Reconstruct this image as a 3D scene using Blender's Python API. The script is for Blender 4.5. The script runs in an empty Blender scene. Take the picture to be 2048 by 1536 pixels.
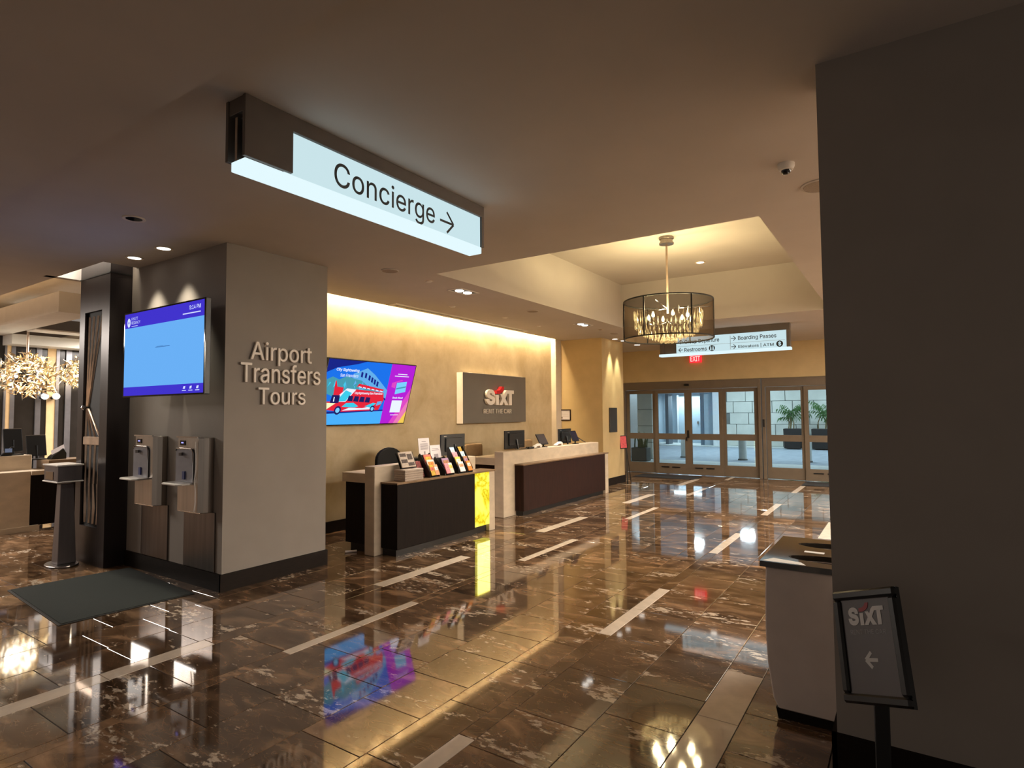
import bpy, bmesh, math, random
from mathutils import Vector, Matrix
from mathutils.geometry import delaunay_2d_cdt
random.seed(7)
S = bpy.context.scene
COL = S.collection
PI = math.pi

# ------------------------------------------------------------------ camera
YAW, PITCH, ROLL, FPX = math.radians(33.62), math.radians(2.77), math.radians(-0.42), 1181.0
def cam_axes():
    cy, sy, cp, sp = math.cos(YAW), math.sin(YAW), math.cos(PITCH), math.sin(PITCH)
    f = Vector((-sy*cp, cy*cp, sp)); r = Vector((cy, sy, 0)); u = r.cross(f)
    c, s = math.cos(ROLL), math.sin(ROLL)
    return c*r + s*u, -s*r + c*u, f
CR, CU, CF = cam_axes()
cam = bpy.data.objects.new('camera', bpy.data.cameras.new('camera'))
COL.objects.link(cam)
cam.matrix_world = Matrix(((CR.x, CU.x, -CF.x, 0), (CR.y, CU.y, -CF.y, 0), (CR.z, CU.z, -CF.z, 1.6), (0, 0, 0, 1)))
cam.data.sensor_width = 36.0
cam.data.lens = FPX/2048*36
cam.data.clip_start = 0.05
cam.data.clip_end = 200
S.camera = cam
# ------------------------------------------------------------------ world, exposure
w = bpy.data.worlds.new('World'); S.world = w; w.use_nodes = True
w.node_tree.nodes['Background'].inputs[0].default_value = (1.0, 0.86, 0.74, 1)
w.node_tree.nodes['Background'].inputs[1].default_value = 0.23
S.view_settings.view_transform = 'Standard'
S.view_settings.look = 'None'
S.view_settings.exposure = 0.15
S.view_settings.gamma = 1.0
S.view_settings.use_curve_mapping = False
S.cycles.use_denoising = True
S.cycles.max_bounces = 8
S.cycles.transparent_max_bounces = 16
S.cycles.sample_clamp_indirect = 4.0
S.cycles.caustics_reflective = False
S.cycles.caustics_refractive = False

# ------------------------------------------------------------------ helpers
def C(r, g, b):
    def l(c):
        c /= 255.0
        return c/12.92 if c <= 0.04045 else ((c+0.055)/1.055)**2.4
    return (l(r), l(g), l(b), 1.0)

def mat(name, col, rough=0.5, metal=0.0, noise=0.0, scale=8.0, bump=0.0, ior=1.45, emit=0.0, coat=0.0, stretch=(1, 1, 1), col2=None, alpha=1.0):
    m = bpy.data.materials.new(name); m.use_nodes = True
    nt = m.node_tree; b = nt.nodes['Principled BSDF']
    b.inputs['Base Color'].default_value = col
    b.inputs['Roughness'].default_value = rough
    b.inputs['Metallic'].default_value = metal
    b.inputs['IOR'].default_value = ior
    b.inputs['Coat Weight'].default_value = coat
    b.inputs['Coat Roughness'].default_value = 0.05
    b.inputs['Alpha'].default_value = alpha
    if emit:
        b.inputs['Emission Color'].default_value = col
        b.inputs['Emission Strength'].default_value = emit
    if noise or bump or col2:
        tc = nt.nodes.new('ShaderNodeTexCoord')
        mp = nt.nodes.new('ShaderNodeMapping'); mp.inputs['Scale'].default_value = stretch
        n = nt.nodes.new('ShaderNodeTexNoise'); n.inputs['Scale'].default_value = scale; n.inputs['Detail'].default_value = 6
        nt.links.new(tc.outputs['Object'], mp.inputs[0]); nt.links.new(mp.outputs[0], n.inputs['Vector'])
        if noise or col2:
            rp = nt.nodes.new('ShaderNodeValToRGB')
            a = tuple(c*(1-noise) for c in col[:3])+(1,)
            z = col2 if col2 else tuple(min(1, c*(1+noise)) for c in col[:3])+(1,)
            rp.color_ramp.elements[0].position = 0.32; rp.color_ramp.elements[0].color = a
            rp.color_ramp.elements[1].position = 0.68; rp.color_ramp.elements[1].color = z
            nt.links.new(n.outputs['Fac'], rp.inputs[0]); nt.links.new(rp.outputs[0], b.inputs['Base Color'])
        if bump:
            bp = nt.nodes.new('ShaderNodeBump'); bp.inputs['Strength'].default_value = bump; bp.inputs['Distance'].default_value = 0.01
            nt.links.new(n.outputs['Fac'], bp.inputs['Height']); nt.links.new(bp.outputs[0], b.inputs['Normal'])
    return m

def emat(name, col, strength=1.0):
    m = bpy.data.materials.new(name); m.use_nodes = True
    nt = m.node_tree; nt.nodes.clear()
    e = nt.nodes.new('ShaderNodeEmission'); o = nt.nodes.new('ShaderNodeOutputMaterial')
    e.inputs[0].default_value = col; e.inputs[1].default_value = strength
    nt.links.new(e.outputs[0], o.inputs[0])
    return m

W = {}
def mtx(o): return W.get(o.name, Matrix.Identity(4))

class MB:
    def __init__(s): s.v = []; s.f = []; s.mi = []; s.cur = 0
    def add(s, vs, fs):
        k = len(s.v); s.v += [Vector(p) for p in vs]
        for f in fs: s.f.append([i+k for i in f]); s.mi.append(s.cur)
        return s
    def box(s, x0, x1, y0, y1, z0, z1):
        return s.add([(x0,y0,z0),(x1,y0,z0),(x1,y1,z0),(x0,y1,z0),(x0,y0,z1),(x1,y0,z1),(x1,y1,z1),(x0,y1,z1)],
                     [(3,2,1,0),(4,5,6,7),(0,1,5,4),(1,2,6,5),(2,3,7,6),(3,0,4,7)])
    def obox(s, c, r, u, n, a, b, t):       # oriented box, centre c, half sizes
        c = Vector(c); r = Vector(r).normalized()*a; u = Vector(u).normalized()*b; n = Vector(n).normalized()*t
        vs = [c-r-u-n, c+r-u-n, c+r+u-n, c-r+u-n, c-r-u+n, c+r-u+n, c+r+u+n, c-r+u+n]
        return s.add(vs, [(3,2,1,0),(4,5,6,7),(0,1,5,4),(1,2,6,5),(2,3,7,6),(3,0,4,7)])
    def prism(s, poly, o, r, u, t0, t1):    # polygon (a,b) in plane o,r,u extruded along r x u
        o = Vector(o); r = Vector(r); u = Vector(u); n = r.cross(u); k = len(poly)
        vs = [o+r*a+u*b+n*t0 for a, b in poly]+[o+r*a+u*b+n*t1 for a, b in poly]
        fs = [tuple(range(k-1, -1, -1)), tuple(range(k, 2*k))]+[(i, (i+1) % k, k+(i+1) % k, k+i) for i in range(k)]
        return s.add(vs, fs)
    def flat(s, poly, o, r, u, h=0.0):
        o = Vector(o); r = Vector(r); u = Vector(u); n = r.cross(u)
        return s.add([o+r*a+u*b+n*h for a, b in poly], [tuple(range(len(poly)))])
    def tube(s, pts, r, n=8, r1=None, cap=True):
        pts = [Vector(p) for p in pts]; k = len(pts); vs = []; fs = []
        for i, p in enumerate(pts):
            d = (pts[min(i+1, k-1)]-pts[max(i-1, 0)]).normalized()
            a = d.orthogonal().normalized() if i == 0 else (pa - d*pa.dot(d)).normalized()
            pa = a; b = d.cross(a); rr = r if r1 is None else r+(r1-r)*i/(k-1)
            for j in range(n):
                t = 2*PI*j/n; vs.append(p+a*math.cos(t)*rr+b*math.sin(t)*rr)
        for i in range(k-1):
            for j in range(n):
                fs.append((i*n+j, i*n+(j+1) % n, (i+1)*n+(j+1) % n, (i+1)*n+j))
        if cap: fs += [tuple(range(n-1, -1, -1)), tuple(range((k-1)*n, k*n))]
        return s.add(vs, fs)
    def lathe(s, prof, c=(0, 0, 0), n=24, cap=True):
        c = Vector(c); vs = []; fs = []; k = len(prof)
        for r, z in prof:
            for j in range(n):
                t = 2*PI*j/n; vs.append(c+Vector((r*math.cos(t), r*math.sin(t), z)))
        for i in range(k-1):
            for j in range(n): fs.append((i*n+j, i*n+(j+1) % n, (i+1)*n+(j+1) % n, (i+1)*n+j))
        if cap: fs += [tuple(range(n-1, -1, -1)), tuple(range((k-1)*n, k*n))]
        return s.add(vs, fs)
    def build(s, name, m, parent=None, origin=None, bevel=0.0, seg=1, smooth=False, recalc=True):
        inv = Matrix.Identity(4); loc = Vector((0, 0, 0))
        if parent is not None: inv = mtx(parent).inverted()
        elif origin is not None: loc = Vector(origin); inv = Matrix.Translation(-loc)
        me = bpy.data.meshes.new(name)
        me.from_pydata([tuple(inv @ p) for p in s.v], [], s.f)
        ms = m if isinstance(m, (list, tuple)) else [m]
        for x in ms: me.materials.append(x)
        if len(ms) > 1: me.polygons.foreach_set('material_index', s.mi)
        if recalc or bevel:
            bm = bmesh.new(); bm.from_mesh(me)
            if recalc: bmesh.ops.recalc_face_normals(bm, faces=bm.faces)
            if bevel:
                es = [e for e in bm.edges if len(e.link_faces) == 2 and e.calc_face_angle(0) > 0.5]
                bmesh.ops.bevel(bm, geom=es, offset=bevel, segments=seg, affect='EDGES', profile=0.5, clamp_overlap=True)
            bm.to_mesh(me); bm.free()
        if smooth:
            me.polygons.foreach_set('use_smooth', [True]*len(me.polygons))
            me.set_sharp_from_angle(angle=0.7)
        me.update()
        o = bpy.data.objects.new(name, me); COL.objects.link(o)
        if parent is not None: o.parent = parent; W[o.name] = mtx(parent)
        elif origin is not None: o.location = loc; W[o.name] = Matrix.Translation(loc)
        return o

def tag(o, label=None, cat=None, group=None, kind=None):
    if label: o['label'] = label
    if cat: o['category'] = cat
    if group: o['group'] = group
    if kind: o['kind'] = kind
    return o
def struct(o, label=None): return tag(o, label, kind='structure')
def thing(name, label, cat, loc=(0, 0, 0), rotz=0.0, group=None):
    o = bpy.data.objects.new(name, None); COL.objects.link(o)
    o.empty_display_size = 0.1
    o.location = loc; o.rotation_euler = (0, 0, rotz)
    W[o.name] = Matrix.Translation(Vector(loc)) @ Matrix.Rotation(rotz, 4, 'Z')
    return tag(o, label, cat, group)
def copy_tree(o, loc, rotz=None, label=None, parent=None):
    c = o.copy(); COL.objects.link(c); c.parent = parent
    if parent is None:
        c.location = loc
        if rotz is not None: c.rotation_euler = (0, 0, rotz)
        if label: c['label'] = label
        W[c.name] = Matrix.Translation(Vector(loc)) @ Matrix.Rotation(c.rotation_euler.z, 4, 'Z')
    else: W[c.name] = mtx(parent)
    for ch in list(o.children): copy_tree(ch, None, parent=c)
    return c

XA, YA, ZA = Vector((1, 0, 0)), Vector((0, 1, 0)), Vector((0, 0, 1))
FONT = None
try:
    import os
    _fp = os.path.join(bpy.utils.system_resource('DATAFILES', path='fonts'), 'Inter.woff2')
    if os.path.exists(_fp): FONT = bpy.data.fonts.load(_fp)
except Exception: FONT = None
_tc = {}
def text_geo(body, bold=0.0, res=3):
    """outline of the lettering, thickened by bold, filled by the non-zero winding rule"""
    key = (body, bold)
    if key in _tc: return _tc[key]
    cu = bpy.data.curves.new('t', 'FONT'); cu.body = body; cu.resolution_u = res; cu.fill_mode = 'NONE' if hasattr(cu, 'fill_mode') else 'FRONT'
    if FONT: cu.font = FONT
    ob = bpy.data.objects.new('t', cu); COL.objects.link(ob)
    dg = bpy.context.evaluated_depsgraph_get()
    me = bpy.data.meshes.new_from_object(ob.evaluated_get(dg))
    P = [(v.co.x, v.co.y) for v in me.vertices]
    nxt = {}
    for e in me.edges:
        i, j = e.vertices
        if abs(i-j) == 1: nxt[min(i, j)] = max(i, j)
        else: nxt[max(i, j)] = min(i, j)
    bpy.data.objects.remove(ob); bpy.data.curves.remove(cu); bpy.data.meshes.remove(me)
    loops = []; done = set()
    for st in sorted(nxt):
        if st in done: continue
        lp = []; i = st
        while i in nxt and i not in done: done.add(i); lp.append(i); i = nxt[i]
        if len(lp) > 2:
            pts = []
            for i in lp:
                if not pts or math.hypot(P[i][0]-pts[-1][0], P[i][1]-pts[-1][1]) > 1e-5: pts.append(P[i])
            if math.hypot(pts[0][0]-pts[-1][0], pts[0][1]-pts[-1][1]) < 1e-5: pts.pop()
            if len(pts) > 2: loops.append(pts)
    area = lambda L: sum(L[i-1][0]*L[i][1]-L[i][0]*L[i-1][1] for i in range(len(L)))/2
    sg = 1.0 if sum(area(L) for L in loops) > 0 else -1.0
    if bold:
        new = []
        for L in loops:
            k = len(L); Q = []
            for i in range(k):
                (ax, ay), (bx, by), (cx, cy) = L[i-1], L[i], L[(i+1) % k]
                n1 = Vector((by-ay, ax-bx)).normalized(); n2 = Vector((cy-by, bx-cx)).normalized()
                n = n1+n2
                if n.length < 1e-6: n = n1.copy()
                n.normalize(); m = min(2.0, 1.0/max(0.3, n.dot(n1)))
                Q.append((bx+n.x*bold*m*sg, by+n.y*bold*m*sg))
            new.append(Q)
        loops = new
    co = []; ed = []
    for L in loops:
        k0 = len(co); co += [Vector(p) for p in L]; ed += [(k0+i, k0+(i+1) % len(L)) for i in range(len(L))]
    vs, es, fs, _, _, _ = delaunay_2d_cdt(co, ed, [], 0, 1e-6)
    boxes = [(min(p[1] for p in L), max(p[1] for p in L), max(p[0] for p in L), L) for L in loops]
    keep = []
    for f in fs:
        cx = sum(vs[i].x for i in f)/len(f); cy = sum(vs[i].y for i in f)/len(f); wn = 0
        for y0, y1, xm, L in boxes:
            if not (y0 <= cy <= y1) or cx > xm: continue
            for i in range(len(L)):
                (ax, ay), (bx, by) = L[i-1], L[i]
                if (ay <= cy) != (by <= cy):
                    if ax+(cy-ay)/(by-ay)*(bx-ax) > cx: wn += 1 if by > ay else -1
        if wn: keep.append(tuple(f))
    used = sorted({i for f in keep for i in f}); idx = {j: k for k, j in enumerate(used)}
    _tc[key] = ([(vs[j].x, vs[j].y) for j in used], [tuple(idx[i] for i in f) for f in keep])
    return _tc[key]
def text(mb, body, o, r, u, wid, hei=None, h=0.0, depth=0.0, bold=0.0, align='L'):
    """lettering in the plane o,r,u: bbox width wid, bbox height hei; raised by depth"""
    vs, fs = text_geo(body, bold)
    x0 = min(v[0] for v in vs); x1 = max(v[0] for v in vs); y0 = min(v[1] for v in vs); y1 = max(v[1] for v in vs)
    sx = wid/(x1-x0); sy = sx if hei is None else hei/(y1-y0)
    off = {'L': 0, 'C': -wid/2, 'R': -wid}[align]
    o = Vector(o); r = Vector(r); u = Vector(u); n = r.cross(u)
    P = [o+r*((a-x0)*sx+off)+u*((b-y0)*sy) for a, b in vs]
    if not depth: return mb.add([p+n*h for p in P], fs)
    k = len(P); cnt = {}
    for f in fs:
        for i in range(len(f)):
            e = (f[i], f[(i+1) % len(f)]); cnt[e] = 1
    side = [(a, b, k+b, k+a) for (a, b) in cnt if (b, a) not in cnt]
    side = [(b, a, k+a, k+b)[::-1] for (a, b, _, _) in side]
    return mb.add([p+n*(h+depth) for p in P]+[p+n*h for p in P], list(fs)+side)

def light(kind, name, loc, energy, col, parent=None, size=0.1, size_y=None, aim=None, spot=None, blend=0.5, shape=None):
    l = bpy.data.lights.new(name, kind); l.energy = energy; l.color = col
    if kind == 'AREA':
        l.size = size
        if size_y: l.shape = 'RECTANGLE'; l.size_y = size_y
    else: l.shadow_soft_size = size
    if kind == 'SPOT': l.spot_size = spot or 1.2; l.spot_blend = blend
    o = bpy.data.objects.new(name, l); COL.objects.link(o)
    m = Matrix.Translation(Vector(loc))
    if aim is not None:
        m = m @ (Vector(aim)-Vector(loc)).to_track_quat('-Z', 'Y').to_matrix().to_4x4()
    if parent is not None:
        o.parent = parent; o.matrix_local = mtx(parent).inverted() @ m
    else: o.matrix_world = m
    return o

# ------------------------------------------------------------------ materials
WARM = (1.0, 0.76, 0.46); NEUT = (1.0, 0.9, 0.76); COOL = (0.80, 0.93, 1.0)
M = {}
M['ceiling'] = mat('ceiling paint', (0.56, 0.51, 0.46, 1), 0.85, noise=0.03, scale=2)
M['taupe'] = mat('taupe wall paint', (0.27, 0.232, 0.20, 1), 0.75, noise=0.04, scale=3)
M['pale'] = mat('pale wall paint', (0.62, 0.57, 0.50, 1), 0.75, noise=0.04, scale=3)
M['gold'] = mat('golden wall paint', (0.60, 0.44, 0.215, 1), 0.7, noise=0.05, scale=4)
M['cream_trim'] = mat('cream trim', (0.72, 0.62, 0.48, 1), 0.6, noise=0.03)
M['base'] = mat('dark brown baseboard', C(26, 19, 14), 0.6, ior=1.2, noise=0.25, scale=12, stretch=(1, 1, 6))
M['limestone'] = mat('cream limestone', (0.56, 0.455, 0.335, 1), 0.45, noise=0.10, scale=5, stretch=(1, 1, 2))
M['wenge'] = mat('dark wenge veneer', C(38, 19, 13), 0.55, ior=1.25, noise=0.35, scale=9, stretch=(6, 6, 0.35))
M['wenge_black'] = mat('near black veneer', C(20, 13, 9), 0.6, ior=1.2, noise=0.3, scale=9, stretch=(6, 6, 0.35))
M['ledge'] = mat('brown stone ledge', C(122, 98, 74), 0.3, noise=0.2, scale=6)
M['black_plastic'] = mat('black plastic', C(14, 14, 15), 0.4, noise=0.1)
M['black_gloss'] = mat('black glass', C(10, 11, 14), 0.08)
M['charcoal'] = mat('charcoal metal', C(86, 76, 68), 0.5, metal=0.1, noise=0.06)
M['steel'] = mat('brushed stainless steel', C(176, 168, 160), 0.28, metal=1.0, noise=0.12, scale=20, stretch=(1, 1, 0.05))
M['steel_dark'] = mat('dark stainless steel', C(120, 112, 108), 0.3, metal=1.0, noise=0.15, scale=20, stretch=(1, 1, 0.05))
M['chrome'] = mat('polished chrome', C(205, 205, 208), 0.08, metal=1.0)
M['white_paint'] = mat('white enamel', C(225, 220, 212), 0.4, noise=0.02)
M['white_plastic'] = mat('white plastic', C(228, 222, 214), 0.4, noise=0.02)
M['clad'] = mat('dark bronze cladding', C(58, 52, 52), 0.33, metal=0.5, noise=0.12, scale=3, stretch=(3, 3, 0.4))
M['sheen_steel'] = mat('steel with painted sheen', C(220, 214, 208), 0.4, metal=0.25, noise=0.04)  # podium plates: light reflected by the steel is put into the pale colour
M['podium'] = mat('grey podium steel', C(112, 106, 108), 0.35, metal=0.6, noise=0.1, scale=6, stretch=(3, 3, 0.3))
M['bronze'] = mat('bronze rib metal', C(214, 190, 168), 0.35, metal=0.6, noise=0.15, scale=10)
M['door_metal'] = mat('brown anodised aluminium', C(104, 90, 74), 0.5, metal=0.15, noise=0.05)
M['black_frame'] = mat('black snap frame', C(16, 15, 16), 0.35, noise=0.1)
M['gray_board'] = mat('grey sign board', C(104, 97, 88), 0.45, noise=0.04, scale=4)
M['board_edge'] = mat('pale board edge', C(240, 232, 222), 0.4, noise=0.03)
M['letter'] = mat('cream acrylic letter', C(244, 232, 218), 0.4, noise=0.02)
M['red'] = mat('red acrylic', C(196, 30, 34), 0.35, noise=0.03)
M['tan_leather'] = mat('tan leather', C(150, 122, 88), 0.5, noise=0.1, scale=15)
M['black_fabric'] = mat('black fabric', C(12, 12, 13), 0.8, noise=0.2, scale=60)
M['mat_green'] = mat('charcoal floor mat carpet', C(33, 38, 35), 0.95, noise=0.35, scale=220, bump=0.4)
M['mat_black'] = mat('black mat carpet', C(22, 20, 20), 0.95, noise=0.3, scale=150, bump=0.4)
M['rubber'] = mat('black rubber', C(15, 15, 15), 0.7, noise=0.1)
M['paper'] = mat('white paper', C(222, 214, 214), 0.8, noise=0.03)
M['ink'] = mat('black ink', C(12, 12, 12), 0.6, noise=0.05)
M['concrete'] = mat('light concrete', C(196, 206, 206), 0.8, noise=0.08, scale=6)
M['asphalt'] = mat('grey asphalt', C(140, 154, 166), 0.85, noise=0.12, scale=4)
M['block'] = mat('pale stone block', C(196, 202, 196), 0.8, noise=0.06, scale=3)
M['mortar'] = mat('grey mortar', C(110, 116, 114), 0.9, noise=0.1)
M['white_wall'] = mat('white exterior render', C(214, 224, 230), 0.7, noise=0.03)
M['bluegrey'] = mat('blue grey panel', C(172, 192, 206), 0.6, noise=0.04)
M['planter'] = mat('dark grey fibre planter', C(66, 72, 70), 0.7, noise=0.12, scale=5)
M['planter_black'] = mat('black planter', C(24, 24, 24), 0.7, noise=0.1)
M['leaf'] = mat('palm leaf green', C(58, 104, 46), 0.5, noise=0.3, scale=6)
M['leaf_dark'] = mat('snake plant green', C(56, 74, 40), 0.5, noise=0.35, scale=10)
M['stem'] = mat('palm stem', C(104, 92, 58), 0.7, noise=0.2)
M['gold_leaf'] = mat('gilded metal leaf', C(246, 226, 190), 0.2, metal=1.0, noise=0.1)
M['crystal'] = mat('crystal drop', C(205, 192, 166), 0.05, ior=1.8, alpha=0.5)
M['ring_black'] = mat('black shade wire', C(10, 8, 7), 0.5, noise=0.1)
M['speaker'] = mat('cream speaker grille', C(150, 134, 116), 0.7, noise=0.1, scale=80)
M['lens_white'] = emat('lamp lens lit', (1.0, 0.93, 0.82, 1), 4.0)
M['lens_cool'] = emat('cool lamp lens', (0.86, 0.95, 1.0, 1), 6.0)
M['bulb'] = emat('warm bulb', (1.0, 0.86, 0.5, 1), 10.0)
M['sign_white'] = emat('backlit sign acrylic', (0.53, 0.70, 0.74, 1), 1.0)
M['sign_edge'] = emat('backlit sign edge', (0.70, 0.86, 0.90, 1), 1.0)
M['exit_red'] = emat('lit red exit face', (1.0, 0.02, 0.03, 1), 1.6)
M['exit_white'] = emat('lit exit letters', (1.0, 0.45, 0.42, 1), 1.6)
M['blue_led'] = emat('blue indicator', (0.30, 0.30, 1.0, 1), 1.6)

def sheer(name, col, fac):
    m = bpy.data.materials.new(name); m.use_nodes = True; nt = m.node_tree; nt.nodes.clear()
    o = nt.nodes.new('ShaderNodeOutputMaterial'); mx = nt.nodes.new('ShaderNodeMixShader')
    t = nt.nodes.new('ShaderNodeBsdfTransparent'); d = nt.nodes.new('ShaderNodeBsdfDiffuse'); d.inputs[0].default_value = col
    lw = nt.nodes.new('ShaderNodeLayerWeight'); lw.inputs['Blend'].default_value = 0.35
    mr = nt.nodes.new('ShaderNodeMapRange'); mr.inputs['To Min'].default_value = fac; mr.inputs['To Max'].default_value = 0.95
    nt.links.new(lw.outputs['Facing'], mr.inputs['Value']); nt.links.new(mr.outputs[0], mx.inputs[0])
    nt.links.new(t.outputs[0], mx.inputs[1]); nt.links.new(d.outputs[0], mx.inputs[2]); nt.links.new(mx.outputs[0], o.inputs[0])
    return m
def pane(name, tint, gloss=0.10):
    m = bpy.data.materials.new(name); m.use_nodes = True; nt = m.node_tree; nt.nodes.clear()
    o = nt.nodes.new('ShaderNodeOutputMaterial'); mx = nt.nodes.new('ShaderNodeMixShader')
    t = nt.nodes.new('ShaderNodeBsdfTransparent'); t.inputs[0].default_value = tint
    g = nt.nodes.new('ShaderNodeBsdfGlossy'); g.inputs['Roughness'].default_value = 0.02
    fr = nt.nodes.new('ShaderNodeFresnel'); fr.inputs[0].default_value = 1.35
    nt.links.new(fr.outputs[0], mx.inputs[0]); nt.links.new(t.outputs[0], mx.inputs[1]); nt.links.new(g.outputs[0], mx.inputs[2])
    nt.links.new(mx.outputs[0], o.inputs[0]); return m
M['sheer'] = sheer('sheer brown organza', C(62, 50, 40), 0.5)
M['glass'] = pane('clear door glass', (0.93, 0.97, 0.97, 1))
M['niche'] = mat('smoked plastic niche', C(140, 140, 148), 0.3, noise=0.1)

def marble():
    m = bpy.data.materials.new('brown emperador marble'); m.use_nodes = True; nt = m.node_tree; L = nt.links.new; N = nt.nodes.new
    b = nt.nodes['Principled BSDF']
    g = N('ShaderNodeNewGeometry'); oi = N('ShaderNodeObjectInfo')
    mul = N('ShaderNodeMath'); mul.operation = 'MULTIPLY'; mul.inputs[1].default_value = 40.0; L(oi.outputs['Random'], mul.inputs[0])
    cx = N('ShaderNodeCombineXYZ'); L(mul.outputs[0], cx.inputs[2])
    ad = N('ShaderNodeVectorMath'); ad.operation = 'ADD'; L(g.outputs['Position'], ad.inputs[0]); L(cx.outputs[0], ad.inputs[1])
    mp = N('ShaderNodeMapping'); mp.inputs['Rotation'].default_value = (0, 0, -0.5); mp.inputs['Scale'].default_value = (1.0, 2.3, 1.0); L(ad.outputs[0], mp.inputs[0])
    n1 = N('ShaderNodeTexNoise'); n1.inputs['Scale'].default_value = 2.6; n1.inputs['Detail'].default_value = 9; n1.inputs['Distortion'].default_value = 1.2; L(mp.outputs[0], n1.inputs['Vector'])
    r1 = N('ShaderNodeValToRGB'); e = r1.color_ramp.elements
    e[0].position = 0.30; e[0].color = (0.040, 0.021, 0.011, 1); e[1].position = 0.75; e[1].color = (0.36, 0.21, 0.115, 1)
    k = e.new(0.52); k.color = (0.125, 0.070, 0.037, 1); L(n1.outputs['Fac'], r1.inputs[0])
    # tile to tile tone
    hs = N('ShaderNodeHueSaturation'); mr = N('ShaderNodeMapRange'); mr.inputs['To Min'].default_value = 0.62; mr.inputs['To Max'].default_value = 1.35
    L(oi.outputs['Random'], mr.inputs['Value']); L(mr.outputs[0], hs.inputs['Value']); L(r1.outputs[0], hs.inputs['Color'])
    # cream flecks
    n2 = N('ShaderNodeTexNoise'); n2.inputs['Scale'].default_value = 13.0; n2.inputs['Detail'].default_value = 5; n2.inputs['Roughness'].default_value = 0.62; n2.inputs['Distortion'].default_value = 0.25; L(mp.outputs[0], n2.inputs['Vector'])
    n3 = N('ShaderNodeTexNoise'); n3.inputs['Scale'].default_value = 1.7; n3.inputs['Detail'].default_value = 2; L(mp.outputs[0], n3.inputs['Vector'])
    mm = N('ShaderNodeMath'); mm.operation = 'MULTIPLY'; L(n2.outputs['Fac'], mm.inputs[0]); L(n3.outputs['Fac'], mm.inputs[1])
    r2 = N('ShaderNodeValToRGB'); r2.color_ramp.elements[0].position = 0.335; r2.color_ramp.elements[1].position = 0.385; L(mm.outputs[0], r2.inputs[0])
    mx = N('ShaderNodeMix'); mx.data_type = 'RGBA'; L(r2.outputs[0], mx.inputs['Factor']); L(hs.outputs[0], mx.inputs['A']); mx.inputs['B'].default_value = (0.60, 0.48, 0.36, 1)
    # thin veins
    v = N('ShaderNodeTexNoise'); v.inputs['Scale'].default_value = 3.6; v.inputs['Detail'].default_value = 5; v.inputs['Distortion'].default_value = 2.0; L(mp.outputs[0], v.inputs['Vector'])
    sb = N('ShaderNodeMath'); sb.operation = 'SUBTRACT'; sb.inputs[1].default_value = 0.5; L(v.outputs['Fac'], sb.inputs[0])
    ab = N('ShaderNodeMath'); ab.operation = 'ABSOLUTE'; L(sb.outputs[0], ab.inputs[0])
    r3 = N('ShaderNodeValToRGB'); r3.color_ramp.elements[0].position = 0.0; r3.color_ramp.elements[0].color = (0.75, 0.75, 0.75, 1)
    r3.color_ramp.elements[1].position = 0.012; r3.color_ramp.elements[1].color = (0, 0, 0, 1); L(ab.outputs[0], r3.inputs[0])
    m2 = N('ShaderNodeMix'); m2.data_type = 'RGBA'; L(r3.outputs[0], m2.inputs['Factor']); L(mx.outputs['Result'], m2.inputs['A']); m2.inputs['B'].default_value = (0.25, 0.15, 0.08, 1)
    L(m2.outputs['Result'], b.inputs['Base Color'])
    b.inputs['Roughness'].default_value = 0.05; b.inputs['IOR'].default_value = 2.4
    return m
M['marble'] = marble()
M['inlay'] = mat('cream stone inlay', (0.70, 0.58, 0.46, 1), 0.05, noise=0.08, scale=10, ior=1.6)
M['grout'] = mat('dark grout', C(22, 16, 12), 0.6, noise=0.1)

def plaster():
    m = bpy.data.materials.new('golden venetian plaster'); m.use_nodes = True; nt = m.node_tree; L = nt.links.new; N = nt.nodes.new
    b = nt.nodes['Principled BSDF']; tc = N('ShaderNodeTexCoord')
    n = N('ShaderNodeTexNoise'); n.inputs['Scale'].default_value = 2.0; n.inputs['Detail'].default_value = 9; n.inputs['Roughness'].default_value = 0.62; n.inputs['Distortion'].default_value = 0.4
    L(tc.outputs['Object'], n.inputs['Vector'])
    r = N('ShaderNodeValToRGB'); r.color_ramp.elements[0].position = 0.3; r.color_ramp.elements[0].color = (0.47, 0.35, 0.19, 1)
    r.color_ramp.elements[1].position = 0.72; r.color_ramp.elements[1].color = (0.67, 0.54, 0.34, 1); L(n.outputs['Fac'], r.inputs[0])
    L(r.outputs[0], b.inputs['Base Color']); b.inputs['Roughness'].default_value = 0.5
    return m
M['plaster'] = plaster()
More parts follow.
